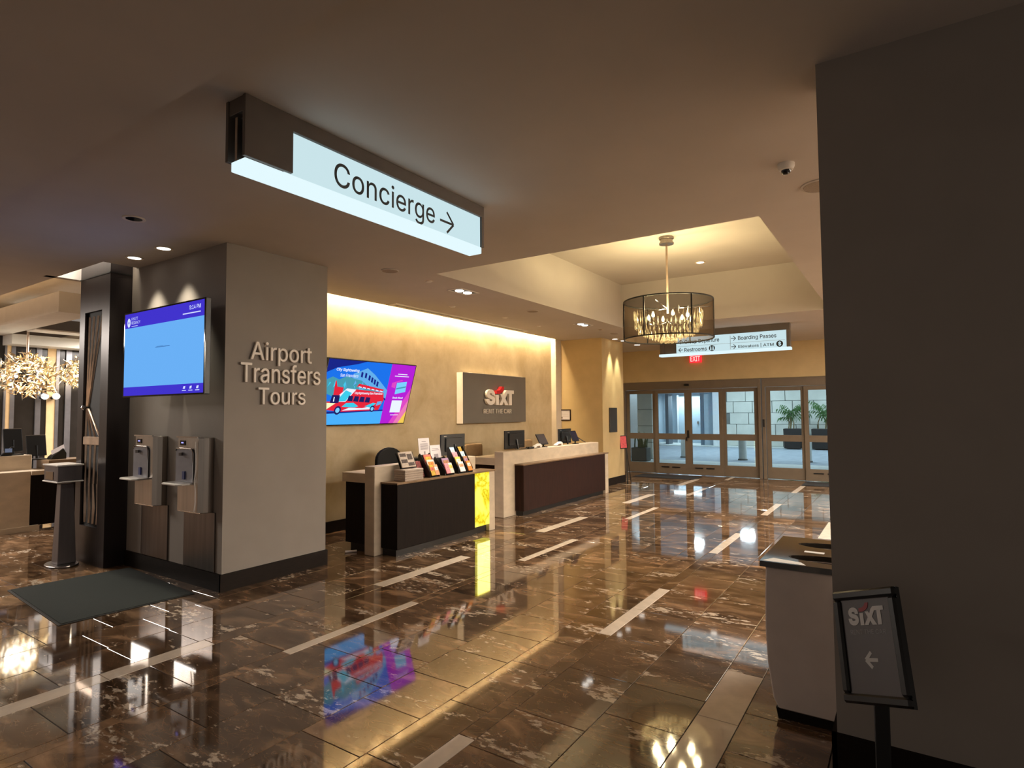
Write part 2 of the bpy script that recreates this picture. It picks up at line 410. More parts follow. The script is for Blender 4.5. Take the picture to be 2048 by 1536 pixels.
def onyx():
    m = bpy.data.materials.new('backlit yellow onyx'); m.use_nodes = True; nt = m.node_tree; nt.nodes.clear(); L = nt.links.new; N = nt.nodes.new
    o = N('ShaderNodeOutputMaterial'); e = N('ShaderNodeEmission'); tc = N('ShaderNodeTexCoord')
    n = N('ShaderNodeTexNoise'); n.inputs['Scale'].default_value = 2.4; n.inputs['Detail'].default_value = 5; n.inputs['Roughness'].default_value = 0.55; n.inputs['Distortion'].default_value = 0.7; L(tc.outputs['Object'], n.inputs['Vector'])
    sb = N('ShaderNodeMath'); sb.operation = 'SUBTRACT'; sb.inputs[1].default_value = 0.52; L(n.outputs['Fac'], sb.inputs[0])
    ab = N('ShaderNodeMath'); ab.operation = 'ABSOLUTE'; L(sb.outputs[0], ab.inputs[0])
    r = N('ShaderNodeValToRGB'); r.color_ramp.elements[0].position = 0.0; r.color_ramp.elements[0].color = (0.62, 0.40, 0.01, 1)
    r.color_ramp.elements[1].position = 0.09; r.color_ramp.elements[1].color = (0.98, 0.90, 0.14, 1)
    k = r.color_ramp.elements.new(0.018); k.color = (0.90, 0.74, 0.03, 1); L(ab.outputs[0], r.inputs[0])
    L(r.outputs[0], e.inputs[0]); e.inputs[1].default_value = 1.1; L(e.outputs[0], o.inputs[0]); return m
M['onyx'] = onyx()

# ================================================================== STRUCTURE
CZ = 3.2
# ---- floor: grout bed, marble tiles one by one, cream inlays
floor = struct(MB().box(-15.5, 3.2, -3.0, 15.02, -0.06, -0.004).build('floor', M['grout']), 'dark brown polished marble floor with cream inlay strips')
STRIPS = [(-4.21, -4.07, 1.03, 2.92, 1.32), (-3.56, -3.47, 2.52, 2.92, 1.26), (-1.91, -1.81, 1.08, 2.89, 1.29), (-0.97, -0.76, 2.56, 2.89, 1.28)]
rows = []
x = -4.21
left = []
while x > -15.2: left.append((x-0.42, x)); x -= 0.42
rows += [(a, b, None) for a, b in reversed(left)]
rows += [(-4.21, -4.07, 0), (-4.07, -3.56, None), (-3.56, -3.47, 1), (-3.47, -3.03, None), (-3.03, -2.60, None), (-2.60, -2.17, None), (-2.17, -1.91, None),
         (-1.91, -1.81, 2), (-1.81, -1.39, None), (-1.39, -0.97, None), (-0.97, -0.76, 3)]
x = -0.76
while x < 3.0: rows.append((x, x+0.42, None)); x += 0.42
tiles = []; inlays = []
for i, (a, b, st) in enumerate(rows):
    if st is None:
        y = -3.0 + (0.2 if i % 2 else 0.0) - 0.03
        off = {-2.60: 2.37-0.41*14, -2.17: 2.53-0.42*14}.get(a)
        if off is not None: y = off
        while y < 15.0:
            l = 0.41 if (a == -2.60 or random.random() < 0.6) else 0.62
            y1 = min(y+l, 15.0)
            if y1-y > 0.06: tiles.append((a, b, y, y1))
            y = y1
    else:
        x0, x1, y0, per, ln = STRIPS[st]
        y = y0-per*2
        prev = -3.0
        while y < 15.0:
            e0, e1 = max(y, -3.0), min(y+ln, 14.9)
            if e1 > e0+0.1:
                if e0 > prev+0.02:
                    n = max(1, round((e0-prev)/0.8))
                    for q in range(n): tiles.append((a, b, prev+(e0-prev)*q/n, prev+(e0-prev)*(q+1)/n))
                h = (e0+e1)/2
                if e0 > -2 : inlays += [(a, b, e0, h), (a, b, h, e1)]
                prev = e1
            y += per
        if prev < 14.95: tiles.append((a, b, prev, 15.0))
def seen(px, py):
    d = Vector((px, py, -1.6)); z = d.dot(CF)
    if z < 0.3: return 0
    u = 1024+FPX*d.dot(CR)/z; v = 768-FPX*d.dot(CU)/z
    if not (-60 < u < 1720 and 700 < v < 1600): return 0
    if px < -5.2 and py > 3.0 and not px < -7.8: return 0        # behind the column
    if -6.5 < px < -4.7 and 4.7 < py < 11 : return 0             # under the counters
    return 1.0/z**3
tiles.sort(key=lambda t: -seen((t[0]+t[1])/2, (t[2]+t[3])/2)*(t[1]-t[0])*(t[3]-t[2]))
cache = {}
def tile_mesh(wd, ln, key):
    if key in cache: return cache[key]
    g, bv, d = 0.0020, 0.0016, 0.0050
    a, b = wd/2-g, ln/2-g
    vs = [(-a, -b, -d), (a, -b, -d), (a, b, -d), (-a, b, -d), (-a, -b, -bv), (a, -b, -bv), (a, b, -bv), (-a, b, -bv),
          (-a+bv, -b+bv, 0), (a-bv, -b+bv, 0), (a-bv, b-bv, 0), (-a+bv, b-bv, 0)]
    fs = [(0, 1, 5, 4), (1, 2, 6, 5), (2, 3, 7, 6), (3, 0, 4, 7), (4, 5, 9, 8), (5, 6, 10, 9), (6, 7, 11, 10), (7, 4, 8, 11), (8, 9, 10, 11)]
    cache[key] = (vs, fs); return vs, fs
mcache = {}
def piece(name, a, b, y0, y1, m, tilt):
    wd, ln = round(b-a, 3), round(y1-y0, 3); key = (name, wd, ln)
    if key not in mcache:
        vs, fs = tile_mesh(wd, ln, key); me = bpy.data.meshes.new(name); me.from_pydata(vs, [], fs); me.materials.append(m); mcache[key] = me
    o = bpy.data.objects.new(name, mcache[key]); COL.objects.link(o); o.parent = floor
    o.location = ((a+b)/2, (y0+y1)/2, 0.0)
    o.rotation_euler = (random.uniform(-tilt, tilt), random.uniform(-tilt, tilt), 0)
    return o
TILT = math.radians(0.05)
for t in tiles[:300]: piece('tile', *t, M['marble'], TILT)
far = MB()
for (a, b, y0, y1) in tiles[300:]:
    vs, fs = tile_mesh(round(b-a, 3), round(y1-y0, 3), ('f', round(b-a, 3), round(y1-y0, 3)))
    rm = Matrix.Translation(((a+b)/2, (y0+y1)/2, 0)) @ Matrix.Rotation(random.uniform(-TILT, TILT), 4, 'X') @ Matrix.Rotation(random.uniform(-TILT, TILT), 4, 'Y')
    far.add([rm @ Vector(p) for p in vs], fs)
tag(far.build('tile_field', M['marble'], floor, recalc=False), kind='stuff')
for t in inlays: piece('inlay_strip', *t, M['inlay'], TILT*0.4)

# ---- ceiling, with the coffer, the light cove, the slot round the pillar and the step near the camera
c = MB()
Y0 = 1.40
for (x0, x1, y0, y1) in [(-15.5, 3.2, Y0, 2.71), (-6.90, 3.2, 2.71, 3.05), (-5.20, 3.2, 3.05, 4.2), (-6.95, -5.2, 3.05, 4.2), (-6.34, 3.2, 4.2, 5.12),
                         (-6.34, -4.44, 5.12, 10.48), (-0.95, 3.2, 5.12, 10.48), (-6.34, 3.2, 10.48, 11.62), (-7.0, 3.2, 11.62, 15.2)]:
    c.box(x0, x1, y0, y1, CZ, CZ+0.1)
# coffer sides and top
c.box(-4.54, -4.44, 5.02, 10.58, CZ+0.1, 4.02); c.box(-0.95, -0.85, 5.02, 10.58, CZ+0.1, 4.02)
c.box(-4.44, -0.95, 5.02, 5.12, CZ+0.1, 4.02); c.box(-4.44, -0.95, 10.48, 10.58, CZ+0.1, 4.02)
c.box(-4.54, -0.85, 5.02, 10.58, 4.02, 4.1)
# back wall cove
c.box(-6.44, -6.34, 4.2, 11.62, CZ+0.1, 3.42); c.box(-6.62, -6.34, 4.2, 11.62, 3.42, 3.5)
# recess round the clad pillar
c.box(-8.18, -8.08, 2.61, 3.75, CZ, 3.62); c.box(-8.08, -6.90, 2.61, 2.71, CZ+0.1, 3.62); c.box(-6.90, -6.80, 2.61, 3.05, CZ+0.1, 3.62)
c.box(-8.18, -6.80, 2.61, 3.75, 3.62, 3.7)
c.box(-15.5, 3.2, -3.0, Y0, 3.1, 3.3)
struct(c.build('ceiling', M['ceiling']), 'plain taupe grey ceiling with a deep rectangular coffer')
# lobby cove and beam beyond the pillar on the left
c = MB()
c.box(-15.5, -8.18, 2.71, 4.6, 3.55, 3.65)
c.box(-15.5, -9.43, 3.19, 3.60, 3.0, 3.28)
c.box(-15.5, -8.10, 4.6, 8.0, 3.0, 3.1)
struct(c.build('ceiling_lobby', mat('lobby ceiling paint', (0.70, 0.67, 0.63, 1), 0.8, noise=0.03)), 'stepped pale soffits over the lobby desk')
c = MB()
for (xa, xb, zb) in [(-13.0, -12.55, 2.83), (-11.9, -11.5, 2.98)]:
    c.box(xa, xb, 3.60, 8.0, zb, 3.0)
struct(c.build('trim_1', M['white_paint']), 'pale dropped beams over the lobby desk')
light('AREA', 'lobby_cove_light', (-11.6, 2.98, 3.38), 16, (1.0, 0.60, 0.26), size=6.5, size_y=0.25, aim=(-11.6, 2.98, 4.0))
def lobby_fill_panel(x, y, z, hx, hy, power, col, label):  # unseen light panels added out of view to brighten lobby and hall
    t = thing('added_fill_panel', label, 'lamp', (x, y, z), group='added lobby fill light panels')
    f = MB(); f.box(x-hx-0.05, x+hx+0.05, y-hy-0.05, y-hy, z-0.04, z); f.box(x-hx-0.05, x+hx+0.05, y+hy, y+hy+0.05, z-0.04, z)
    f.box(x-hx-0.05, x-hx, y-hy, y+hy, z-0.04, z); f.box(x+hx, x+hx+0.05, y-hy, y+hy, z-0.04, z); f.build('frame', M['white_paint'], t)
    MB().box(x-hx, x+hx, y-hy, y+hy, z-0.02, z).build('diffuser', emat('lit diffuser', (1.0, 0.93, 0.86, 1), 1.5), t)
    light('AREA', 'fill_panel_light', (x, y, z-0.045), power, col, t, size=hx*2, size_y=hy*2, aim=(x, y, 0))
lobby_fill_panel(-12.0, 0.3, 3.1, 1.5, 1.0, 420, (1.0, 0.90, 0.80), 'added unseen fill light panel in the lobby left of the hall')
lobby_fill_panel(-11.2, 5.8, 3.0, 1.25, 1.0, 320, (1.0, 0.93, 0.86), 'added unseen fill light panel over the lobby behind the column')

# ---- walls
struct(MB().box(-6.72, -6.52, 4.0, 11.8, 0, 3.5).build('wall_back', M['plaster']), 'golden mottled plaster wall behind the service desks')
struct(MB().box(-6.52, -5.40, 11.62, 12.76, 0, 3.3).build('wall_return', M['gold']), 'golden return wall and pier beside the rental desk')
struct(MB().box(-6.90, -6.52, 12.76, 15.05, 0, 3.3).build('wall_side', M['gold']), 'golden side wall by the entrance')
struct(MB().box(-6.52, -6.40, 11.38, 11.62, 0, 3.3).build('trim_2', M['cream_trim']), 'cream vertical corner trim at the end of the plaster wall')
e = MB(); e.box(-6.9, 3.2, 14.90, 15.05, 2.37, 3.3); e.box(-6.9, -6.32, 14.90, 15.05, 0, 2.37)
struct(e.build('wall_entrance', M['gold']), 'golden wall above the sliding entrance doors')
struct(MB().box(3.0, 3.2, 3.3, 15.05, 0, 3.3).build('wall_right', M['pale']), 'pale wall on the far right side of the hall')
struct(MB().box(-0.295, 3.2, 3.0, 3.28, 0, 3.25).build('wall_front', M['taupe']), 'dark taupe wall end close on the right')
col = struct(MB().box(-7.03, -5.20, 3.05, 4.20, 0, 3.6).build('wall_column', M['taupe']), 'taupe square column with a wall screen and bottle fillers')
b = MB(); b.box(-7.03, -5.185, 3.030, 3.05, 0, 0.155); b.box(-5.20, -5.18, 3.030, 4.215, 0, 0.155)
struct(b.build('baseboard_column', M['base']))
struct(MB().box(-6.52, -6.495, 4.2, 11.62, 0, 0.15).build('baseboard_back', M['base']))
b = MB(); b.box(-0.315, 3.2, 2.98, 3.0, 0, 0.19); b.box(-0.315, -0.295, 2.98, 3.30, 0, 0.19)
struct(b.build('baseboard_front', M['base']))
b = MB(); b.box(-5.40, -5.38, 11.60, 12.78, 0, 0.16)
struct(b.build('baseboard_return', M['base']))
struct(MB().box(-15.5, -15.3, -3, 8, 0, 3.7).build('wall_left', mat('lobby wall', C(120, 104, 88), 0.7, noise=0.05)), 'far lobby wall')

# ---- entrance sliding doors
def slider(name, x0, x1, leaves, label, seed):
    d = thing(name, label, 'door', ((x0+x1)/2, 14.93, 0)); d['kind'] = 'structure'
    MB().box(x0, x1, 14.86, 14.99, 2.165, 2.365).build('header', M['door_metal'], d, bevel=0.004)
    MB().box(x0-0.07, x0, 14.86, 14.99, 0, 2.365).build('jamb', M['door_metal'], d, bevel=0.004)
    MB().box(x1, x1+0.07, 14.86, 14.99, 0, 2.365).build('jamb', M['door_metal'], d, bevel=0.004)
    for i, (a, b, y, hw) in enumerate(leaves):
        f = MB(); s = 0.09
        f.box(a, a+s, y-0.02, y+0.02, 0.012, 2.16); f.box(b-s, b, y-0.02, y+0.02, 0.012, 2.16)
        f.box(a+s, b-s, y-0.02, y+0.02, 0.012, 0.275); f.box(a+s, b-s, y-0.02, y+0.02, 0.885, 1.035); f.box(a+s, b-s, y-0.02, y+0.02, 2.065, 2.16)
        leaf = f.build('door_leaf', M['door_metal'], d)
        for z0, z1 in ((0.275, 0.885), (1.035, 2.065)):
            MB().box(a+s, b-s, y-0.004, y+0.004, z0, z1).build('pane', M['glass'], leaf)
        if hw:
            k = MB()
            for q in (0.3, 0.62): k.box(a+(b-a)*q-0.10, a+(b-a)*q+0.10, y-0.032, y-0.02, 0.17, 0.195)
            k.build('kick_slot', M['black_plastic'], leaf)
    return d
d1 = slider('door_1', -6.25, -2.90, [(-6.24, -5.42, 14.95, 0), (-5.44, -4.57, 14.91, 1), (-4.57, -3.72, 14.91, 1), (-3.74, -2.91, 14.95, 0)], 'brown metal four leaf sliding glass entrance door', 1)
k = MB(); k.box(-4.60, -4.55, 14.875, 14.89, 0.93, 1.12); k.box(-4.63, -4.60, 14.875, 14.89, 0.86, 0.95); k.build('lock', M['black_plastic'], d1)
MB().lathe([(0.0, 0), (0.05, 0), (0.07, 0.02), (0.05, 0.05), (0.0, 0.06)], (-4.58, 14.84, 2.24), 16).build('motion_sensor', M['black_plastic'], d1, smooth=True)
d2 = slider('door_2', -2.74, 0.62, [(-2.73, -1.90, 14.95, 0), (-1.92, -1.05, 14.91, 1), (-1.05, -0.2, 14.91, 1), (-0.22, 0.61, 14.95, 0)], 'second brown metal sliding glass entrance door at right', 2)
MB().box(-2.80, -2.76, 14.845, 14.86, 1.22, 1.40).build('switch_plate', M['black_plastic'], d2)
struct(MB().box(0.69, 3.2, 14.90, 15.05, 0, 2.37).build('wall_entrance_end', M['gold']))

# ================================================================== OUTSIDE THE DOORS
g = MB(); g.box(-25, 14, 15.02, 19.35, -0.06, -0.005)
struct(g.build('floor_sidewalk', M['concrete']), 'pale concrete walk outside the doors')
struct(MB().box(-25, 14, 19.35, 27.4, -0.10, -0.02).build('floor_road', M['asphalt']), 'blue grey driveway outside')
struct(MB().box(-25, 14, 27.4, 31.0, -0.06, 0.02).build('floor_far_walk', M['concrete']), 'far pale kerb and walk')
struct(MB().box(-25, 14, 15.05, 32, 3.62, 3.8).build('ceiling_outside', M['white_wall']), 'white canopy soffit over the driveway')
struct(MB().box(-25, 14, 15.0, 15.06, 3.3, 3.62).build('wall_canopy', M['white_wall']))
ow = struct(MB().box(-6.95, 14, 28.16, 28.5, 0, 3.62).build('wall_outside', M['mortar']), 'wall of large pale stone blocks across the driveway')
z = -0.03; r = 0
while z < 3.5:
    x = -6.95 - (0.42 if r % 2 else 0.0) + 0.12*(r % 3)
    while x < 3.0:
        a, b_ = max(x, -6.95), x+0.815
        if b_-a > 0.1: MB().box(a+0.008, b_-0.008, 28.10, 28.18, max(z, 0.02)+0.008, z+0.506).build('stone_block', M['block'], ow, bevel=0.006)
        x += 0.825
    z += 0.514; r += 1
# white pier, service recess with doors left of the block wall
struct(MB().box(-7.42, -6.96, 27.9, 28.5, 0, 3.62).build('wall_white_pier', M['white_wall']), 'white pier at the edge of the block wall')
e = MB(); e.box(-10.8, -7.42, 30.2, 30.4, 0, 3.62); e.box(-10.8, -10.55, 28.1, 30.3, 0, 3.62); e.box(-10.8, -7.42, 28.1, 28.35, 2.45, 3.62)
struct(e.build('wall_recess', M['bluegrey']), 'blue grey service recess across the driveway')
struct(MB().box(-9.70, -9.55, 28.0, 28.6, 0, 2.45).build('trim_3', mat('dark slate jamb', C(86, 100, 112), 0.5, noise=0.05)))
struct(MB().box(-8.02, -7.90, 28.0, 28.6, 0, 2.45).build('trim_4', mat('slate jamb', C(96, 112, 128), 0.5, noise=0.05)))
struct(MB().box(-7.90, -7.42, 28.2, 28.6, 0, 2.45).build('trim_5', M['bluegrey']))
sd = thing('service_door', 'pale grey service door in the recess across the driveway', 'door', (-9.1, 29.6, 0.02))
MB().box(-9.55, -8.45, 29.6, 29.68, 0.02, 2.35).build('door_panel', M['bluegrey'], sd, bevel=0.01)
MB().box(-9.63, -9.55, 29.56, 29.7, 0.02, 2.43).build('door_frame', M['white_wall'], sd)
MB().box(-8.62, -8.56, 29.55, 29.6, 0.98, 1.1).build('handle', M['steel'], sd)
light('AREA', 'recess_light', (-8.9, 29.0, 2.42), 60, COOL, size=1.6, size_y=0.5, aim=(-8.9, 29.2, 0))
# block pier on the near kerb
pier = struct(MB().box(-7.70, -7.20, 19.42, 19.75, -0.02, 3.62).build('wall_pier', M['mortar']), 'stone block pier seen through the left door leaf')
z = 0.0
while z < 3.3:
    MB().box(-7.71, -7.185, 19.40, 19.78, z+0.0, z+0.545).build('stone_block', M['block'], pier, bevel=0.006); z += 0.56
struct(MB().box(-9.5, -7.74, 20.6, 20.9, -0.02, 3.62).build('wall_white_panel', M['white_wall']), 'white lit panel behind the stone pier')
# canopy lamps
def canopy_lamp(x, y, z, label):
    t = thing('canopy_downlight', label, 'downlight', (x, y, z), group='canopy downlights outside')
    MB().lathe([(0.09, 0.0), (0.13, -0.004), (0.13, 0.008)], (x, y, z-0.008), 20, cap=False).build('trim_ring', M['white_paint'], t)
    MB().lathe([(0.09, 0.0), (0.088, 0.002)], (x, y, z-0.005), 20).build('lens', M['lens_cool'], t)
    return t
t = canopy_lamp(-7.9, 20.0, 3.62, 'round cool canopy lamp above the white panel outside')
light('SPOT', 'canopy_spot', (-7.9, 20.2, 3.55), 150, COOL, t, size=0.08, aim=(-7.95, 20.45, 0), spot=1.6, blend=0.6)
t = canopy_lamp(-8.75, 28.9, 2.45, 'round cool lamp in the service recess soffit')
for i, (x, y) in enumerate([(-5.6, 26.0), (-1.6, 26.0), (2.6, 26.0), (-3.6, 21.5), (0.8, 21.5), (-7.0, 23.5)]):
    t = canopy_lamp(x, y, 3.62, ['canopy lamp over the far left kerb', 'canopy lamp over the palms', 'canopy lamp at the far right kerb', 'canopy lamp over the bollards', 'canopy lamp right of the bollards', 'canopy lamp over the left driveway'][i])
    light('AREA', 'canopy_area', (x, y, 3.58), 95, COOL, t, size=0.5, aim=(x, y, 0))
# bollards
def bollard(x, y, label):
    t = thing('bollard', label, 'bollard', (x, y, -0.02), group='concrete bollards along the kerb')
    MB().lathe([(0.125, -0.02), (0.125, 0.60), (0.11, 0.64), (0.05, 0.66), (0.0, 0.665)], (x, y, 0), 20).build('post', M['concrete'], t, smooth=True)
    MB().lathe([(0.15, -0.02), (0.15, 0.02), (0.125, 0.03)], (x, y, 0), 20, cap=False).build('collar', M['mortar'], t, smooth=True)
bollard(-6.50, 20.7, 'concrete bollard behind the middle door leaves'); bollard(-4.50, 20.45, 'concrete bollard behind the right leaf of the left door'); bollard(-2.60, 20.6, 'concrete bollard in front of the palm planters')
# snake plant box
t = thing('snake_plant', 'square dark grey planter with upright snake plants outside the left door leaf', 'plant', (-7.22, 18.4, -0.005))
MB().prism([(0, 0), (0.52, 0), (0.52, 0.43), (0.0, 0.43)], (-7.50, 18.28, 0), XA, ZA, 0.0, -0.40).build('planter', M['planter'], t, bevel=0.012)
MB().box(-7.48, -7.0, 18.30, 18.66, 0.40, 0.42).build('soil', M['planter_black'], t)
for i in range(16):
    x, y = -7.46+0.43*random.random(), 18.34+0.26*random.random(); hgt = random.uniform(0.28, 0.55); a = random.uniform(-0.25, 0.25); wd = random.uniform(0.02, 0.035); ph = random.uniform(0, PI)
    m = MB(); ax = Vector((math.cos(ph), math.sin(ph), 0)); pts = []
    vs = []
    for q in range(5):
        s = q/4; c_ = Vector((x+a*s*s*0.4, y, 0.41+hgt*s)); ww = wd*(1-0.25*s) if q < 4 else 0.003
        n_ = Vector((-ax.y, ax.x, 0))*0.006
        vs += [c_-ax*ww, c_+n_, c_+ax*ww, c_-n_]
    fs = [(q*4+j, q*4+(j+1) % 4, q*4+4+(j+1) % 4, q*4+4+j) for q in range(4) for j in range(4)]
    m.add(vs, fs).build('leaf', M['leaf_dark'], t)
# palms
def palm(x, y, w_, label, seed):
    rnd = random.Random(seed)
    t = thing('potted_palm', label, 'plant', (x, y, 0.02), group='potted palms against the block wall')
    MB().prism([(-w_*0.94, 0.02), (w_*0.94, 0.02), (w_, 0.84), (-w_, 0.84)], (x, y-0.3, 0), XA, ZA, 0, -0.6).build('planter', M['planter_black'], t, bevel=0.015)
    MB().box(x-w_*0.92, x+w_*0.92, y-0.27, y+0.27, 0.80, 0.825).build('soil', M['base'], t)
    for k in range(4):
        bx = x+rnd.uniform(-w_*0.5, w_*0.5)
        MB().tube([(bx, y, 0.8), (bx+rnd.uniform(-.05, .05), y, 1.1), (bx+rnd.uniform(-.1, .1), y, 1.35)], 0.025, 6, 0.018).build('stem', M['stem'], t)
    for k in range(17):
        ang = 2*PI*k/17+rnd.uniform(-.2, .2); L_ = rnd.uniform(0.65, 1.0); up = rnd.uniform(0.55, 1.25)
        b0 = Vector((x+rnd.uniform(-w_*.4, w_*.4), y+rnd.uniform(-.06, .06), rnd.uniform(1.05, 1.35)))
        d = Vector((math.cos(ang), math.sin(ang)*0.3, 0)); spine = []
        for q in range(9):
            s = q/8; spine.append(b0+d*(L_*0.62*s*(0.55+0.45*s))+ZA*(up*s-0.50*s*s))
        m = MB(); m.tube(spine, 0.010, 4, 0.004)
        sidev = d.cross(ZA).normalized()
        for q in range(2, 9):
            for sg in (-1, 1):
                p = spine[q]; tl = 0.30*(1-abs(q-4.5)/7.5)
                tip = p+sidev*sg*tl*0.75+d*tl*0.45-ZA*(0.12+0.1*rnd.random())
                wv = (d*0.6+ZA*0.4)*0.02
                m.add([p-wv, p+wv, (p+tip)/2+wv*1.2+ZA*0.03, tip, (p+tip)/2-wv*1.2+ZA*0.03], [(0, 1, 2, 3, 4)])
        m.build('frond', M['leaf'], t, recalc=False)
palm(-3.97, 27.3, 0.33, 'leafy palm in black planter left of the pair outside', 3)
palm(-2.80, 27.3, 0.44, 'leafy palm in wide black planter right of the pair outside', 5)

# ================================================================== CEILING FIXTURES
def twin(x, y, label, power):
    t = thing('twin_downlight', label, 'downlight', (x, y, CZ), group='square twin lamp downlights over the desks')
    f = MB(); a, b, s = 0.20, 0.115, 0.022; z0, z1 = CZ-0.006, CZ
    f.box(x-b, x+b, y-a, y-a+s, z0, z1); f.box(x-b, x+b, y+a-s, y+a, z0, z1); f.box(x-b, x-b+s, y-a+s, y+a-s, z0, z1); f.box(x+b-s, x+b, y-a+s, y+a-s, z0, z1)
    f.build('frame', M['white_paint'], t)
    MB().box(x-b+s, x+b-s, y-a+s, y+a-s, z0+0.003, z1).build('housing', M['black_plastic'], t)
    for q in (-0.085, 0.085):
        MB().lathe([(0.0, -0.018), (0.035, -0.016), (0.056, -0.008), (0.06, 0.0)], (x, y+q, CZ-0.002), 18).build('lamp', M['lens_white'], t, smooth=True)
        light('SPOT', 'twin_spot', (x, y+q, CZ-0.03), power, NEUT, t, size=0.05, aim=(x+0.05, y+q, 0), spot=1.35, blend=0.7)
twin(-4.80, 6.08, 'square twin lamp downlight nearer, above the concierge desk', 150)
twin(-4.86, 9.66, 'square twin lamp downlight farther, above the rental desk', 180)

def downlight(x, y, label, power=0, aim=None, z=CZ, col=NEUT, r=0.06, spot=1.2, lit=True, blend=0.8):
    t = thing('recessed_downlight', label, 'downlight', (x, y, z), group='small round recessed downlights')
    MB().lathe([(r, 0.0), (r+0.022, -0.003), (r+0.022, 0.006)], (x, y, z-0.006), 24, cap=False).build('trim_ring', M['cream_trim'], t, smooth=True)
    MB().lathe([(r, 0.0), (r*0.98, 0.003)], (x, y, z-0.0045), 24).build('lens', M['lens_white'] if lit else M['black_gloss'], t)
    if power: light('SPOT', 'downlight_spot', (x, y, z-0.03), power, col, t, size=0.03, aim=aim or (x, y, 0), spot=spot, blend=blend)
    return t
downlight(-5.874, 2.815, 'small round downlight over the right end of the wall screen', 75, (-5.874, 2.97, 1.6), col=(1, .93, .75), spot=1.2)
downlight(-6.47, 2.82, 'small round downlight over the left end of the wall screen', 75, (-6.47, 2.975, 1.6), col=(1, .93, .75), spot=1.2)
t = downlight(-5.174, 2.244, 'dark unlit round downlight in front of the column', lit=False)
downlight(-5.265, 12.02, 'small downlight grazing the plaque pier, left of two', 130, (-5.40, 12.02, 1.4), col=(1, .96, .72), spot=0.7)
downlight(-5.235, 12.42, 'small downlight grazing the plaque pier, right of two', 110, (-5.40, 12.42, 1.4), col=(1, .96, .72), spot=0.7)
downlight(-2.70, 9.62, 'small round downlight inside the coffer', 300, z=4.02, spot=1.6)
for i, (x, y) in enumerate([(-6.0, 13.6), (-5.3, 13.4), (-3.6, 13.2), (-2.2, 13.2), (-0.9, 13.2)]):
    downlight(x, y, ['round downlight by the left end of the entrance doors', 'round downlight just inside the left sliding door', 'round downlight beyond the white directional sign', 'round downlight right of the directional sign middle', 'round downlight at the right end of the directional sign'][i], 80, spot=1.7, r=0.07)
downlight(-4.88, 10.46, 'tiny dark round downlight beside the farther twin lamp', lit=False, r=0.035)
for i, (x, y, r) in enumerate([(-4.755, 4.70, 0.10), (-4.85, 7.90, 0.10), (-4.90, 11.16, 0.09), (-0.44, 4.66, 0.14)]):
    t = thing('ceiling_speaker', ['round ceiling speaker near the column, left of the twin lamp', 'round ceiling speaker between the two twin lamps', 'round ceiling speaker near the plaque pier', 'round ceiling speaker half hidden by the dark wall end'][i], 'speaker', (x, y, CZ), group='round ceiling speakers')
    MB().lathe([(0.0, -0.012), (r*0.86, -0.010), (r*0.88, 0.0)], (x, y, CZ), 28).build('grille', M['speaker'], t, smooth=True)
    MB().lathe([(r*0.88, -0.010), (r, -0.006), (r, 0.0)], (x, y, CZ), 28, cap=False).build('rim', M['ceiling'], t, smooth=True)
for i, (x, y) in enumerate([(-4.754, 5.35), (-5.62, 6.85), (-5.55, 8.15), (-5.62, 9.35)]):
    t = thing('sprinkler_cover', ['small white sprinkler cap left of the nearer twin lamp', 'small sprinkler cap by the near end of the slot vent', 'small sprinkler cap by the middle of the slot vent', 'small sprinkler cap by the far end of the slot vent'][i], 'sprinkler', (x, y, CZ), group='sprinkler caps')
    MB().lathe([(0.0, -0.014), (0.036, -0.013), (0.042, -0.006), (0.042, 0)], (x, y, CZ), 20).build('cap', M['white_paint'], t, smooth=True)
    MB().lathe([(0.042, -0.003), (0.055, -0.002), (0.055, 0)], (x, y, CZ), 20, cap=False).build('escutcheon', M['cream_trim'], t)
# slot vent
t = thing('slot_diffuser', 'long narrow black slot air vent along the plaster wall', 'vent', (-6.18, 7.95, CZ))
f = MB(); f.box(-6.275, -6.215, 6.15, 9.80, CZ-0.012, CZ); f.box(-6.155, -6.10, 6.15, 9.80, CZ-0.012, CZ); f.box(-6.215, -6.155, 6.15, 6.21, CZ-0.012, CZ); f.box(-6.215, -6.155, 9.74, 9.80, CZ-0.012, CZ)
f.build('frame', M['white_paint'], t)
MB().box(-6.215, -6.155, 6.21, 9.74, CZ-0.004, CZ).build('slot', M['black_plastic'], t)
# dome camera
t = thing('dome_camera', 'white ceiling dome camera with black glass near the dark wall', 'camera', (-0.593, 4.125, CZ))
MB().lathe([(0.052, 0), (0.052, -0.018), (0.042, -0.04), (0.031, -0.044)], (-0.593, 4.125, CZ), 28, cap=False).build('housing', M['white_paint'], t, smooth=True)
MB().lathe([(0.031, -0.042), (0.029, -0.054), (0.019, -0.066), (0.0, -0.07)], (-0.593, 4.125, CZ), 24).build('dome', M['black_gloss'], t, smooth=True)
# cove lamps above the plaster wall
t = thing('cove_lamp_strip', 'row of warm lamps hidden in the ceiling cove above the plaster wall', 'lamp', (-6.46, 7.9, 3.36))
MB().box(-6.475, -6.445, 4.3, 11.5, 3.36, 3.40).build('rail', M['white_paint'], t)
for i in range(17):
    y = 4.48+i*0.435
    MB().lathe([(0.0, -0.02), (0.02, -0.016), (0.024, 0.0)], (-6.46, y, 3.36), 12).build('lamp', M['lens_white'], t)
    light('SPOT', 'cove_spot', (-6.455, y, 3.33), 15, WARM, t, size=0.025, aim=(-6.50, y, 2.2), spot=2.0, blend=1.0)

light('AREA', 'cove_strip_light', (-6.44, 7.9, 3.345), 420, WARM, t, size=0.04, size_y=7.2, aim=(-6.44, 7.9, 0))
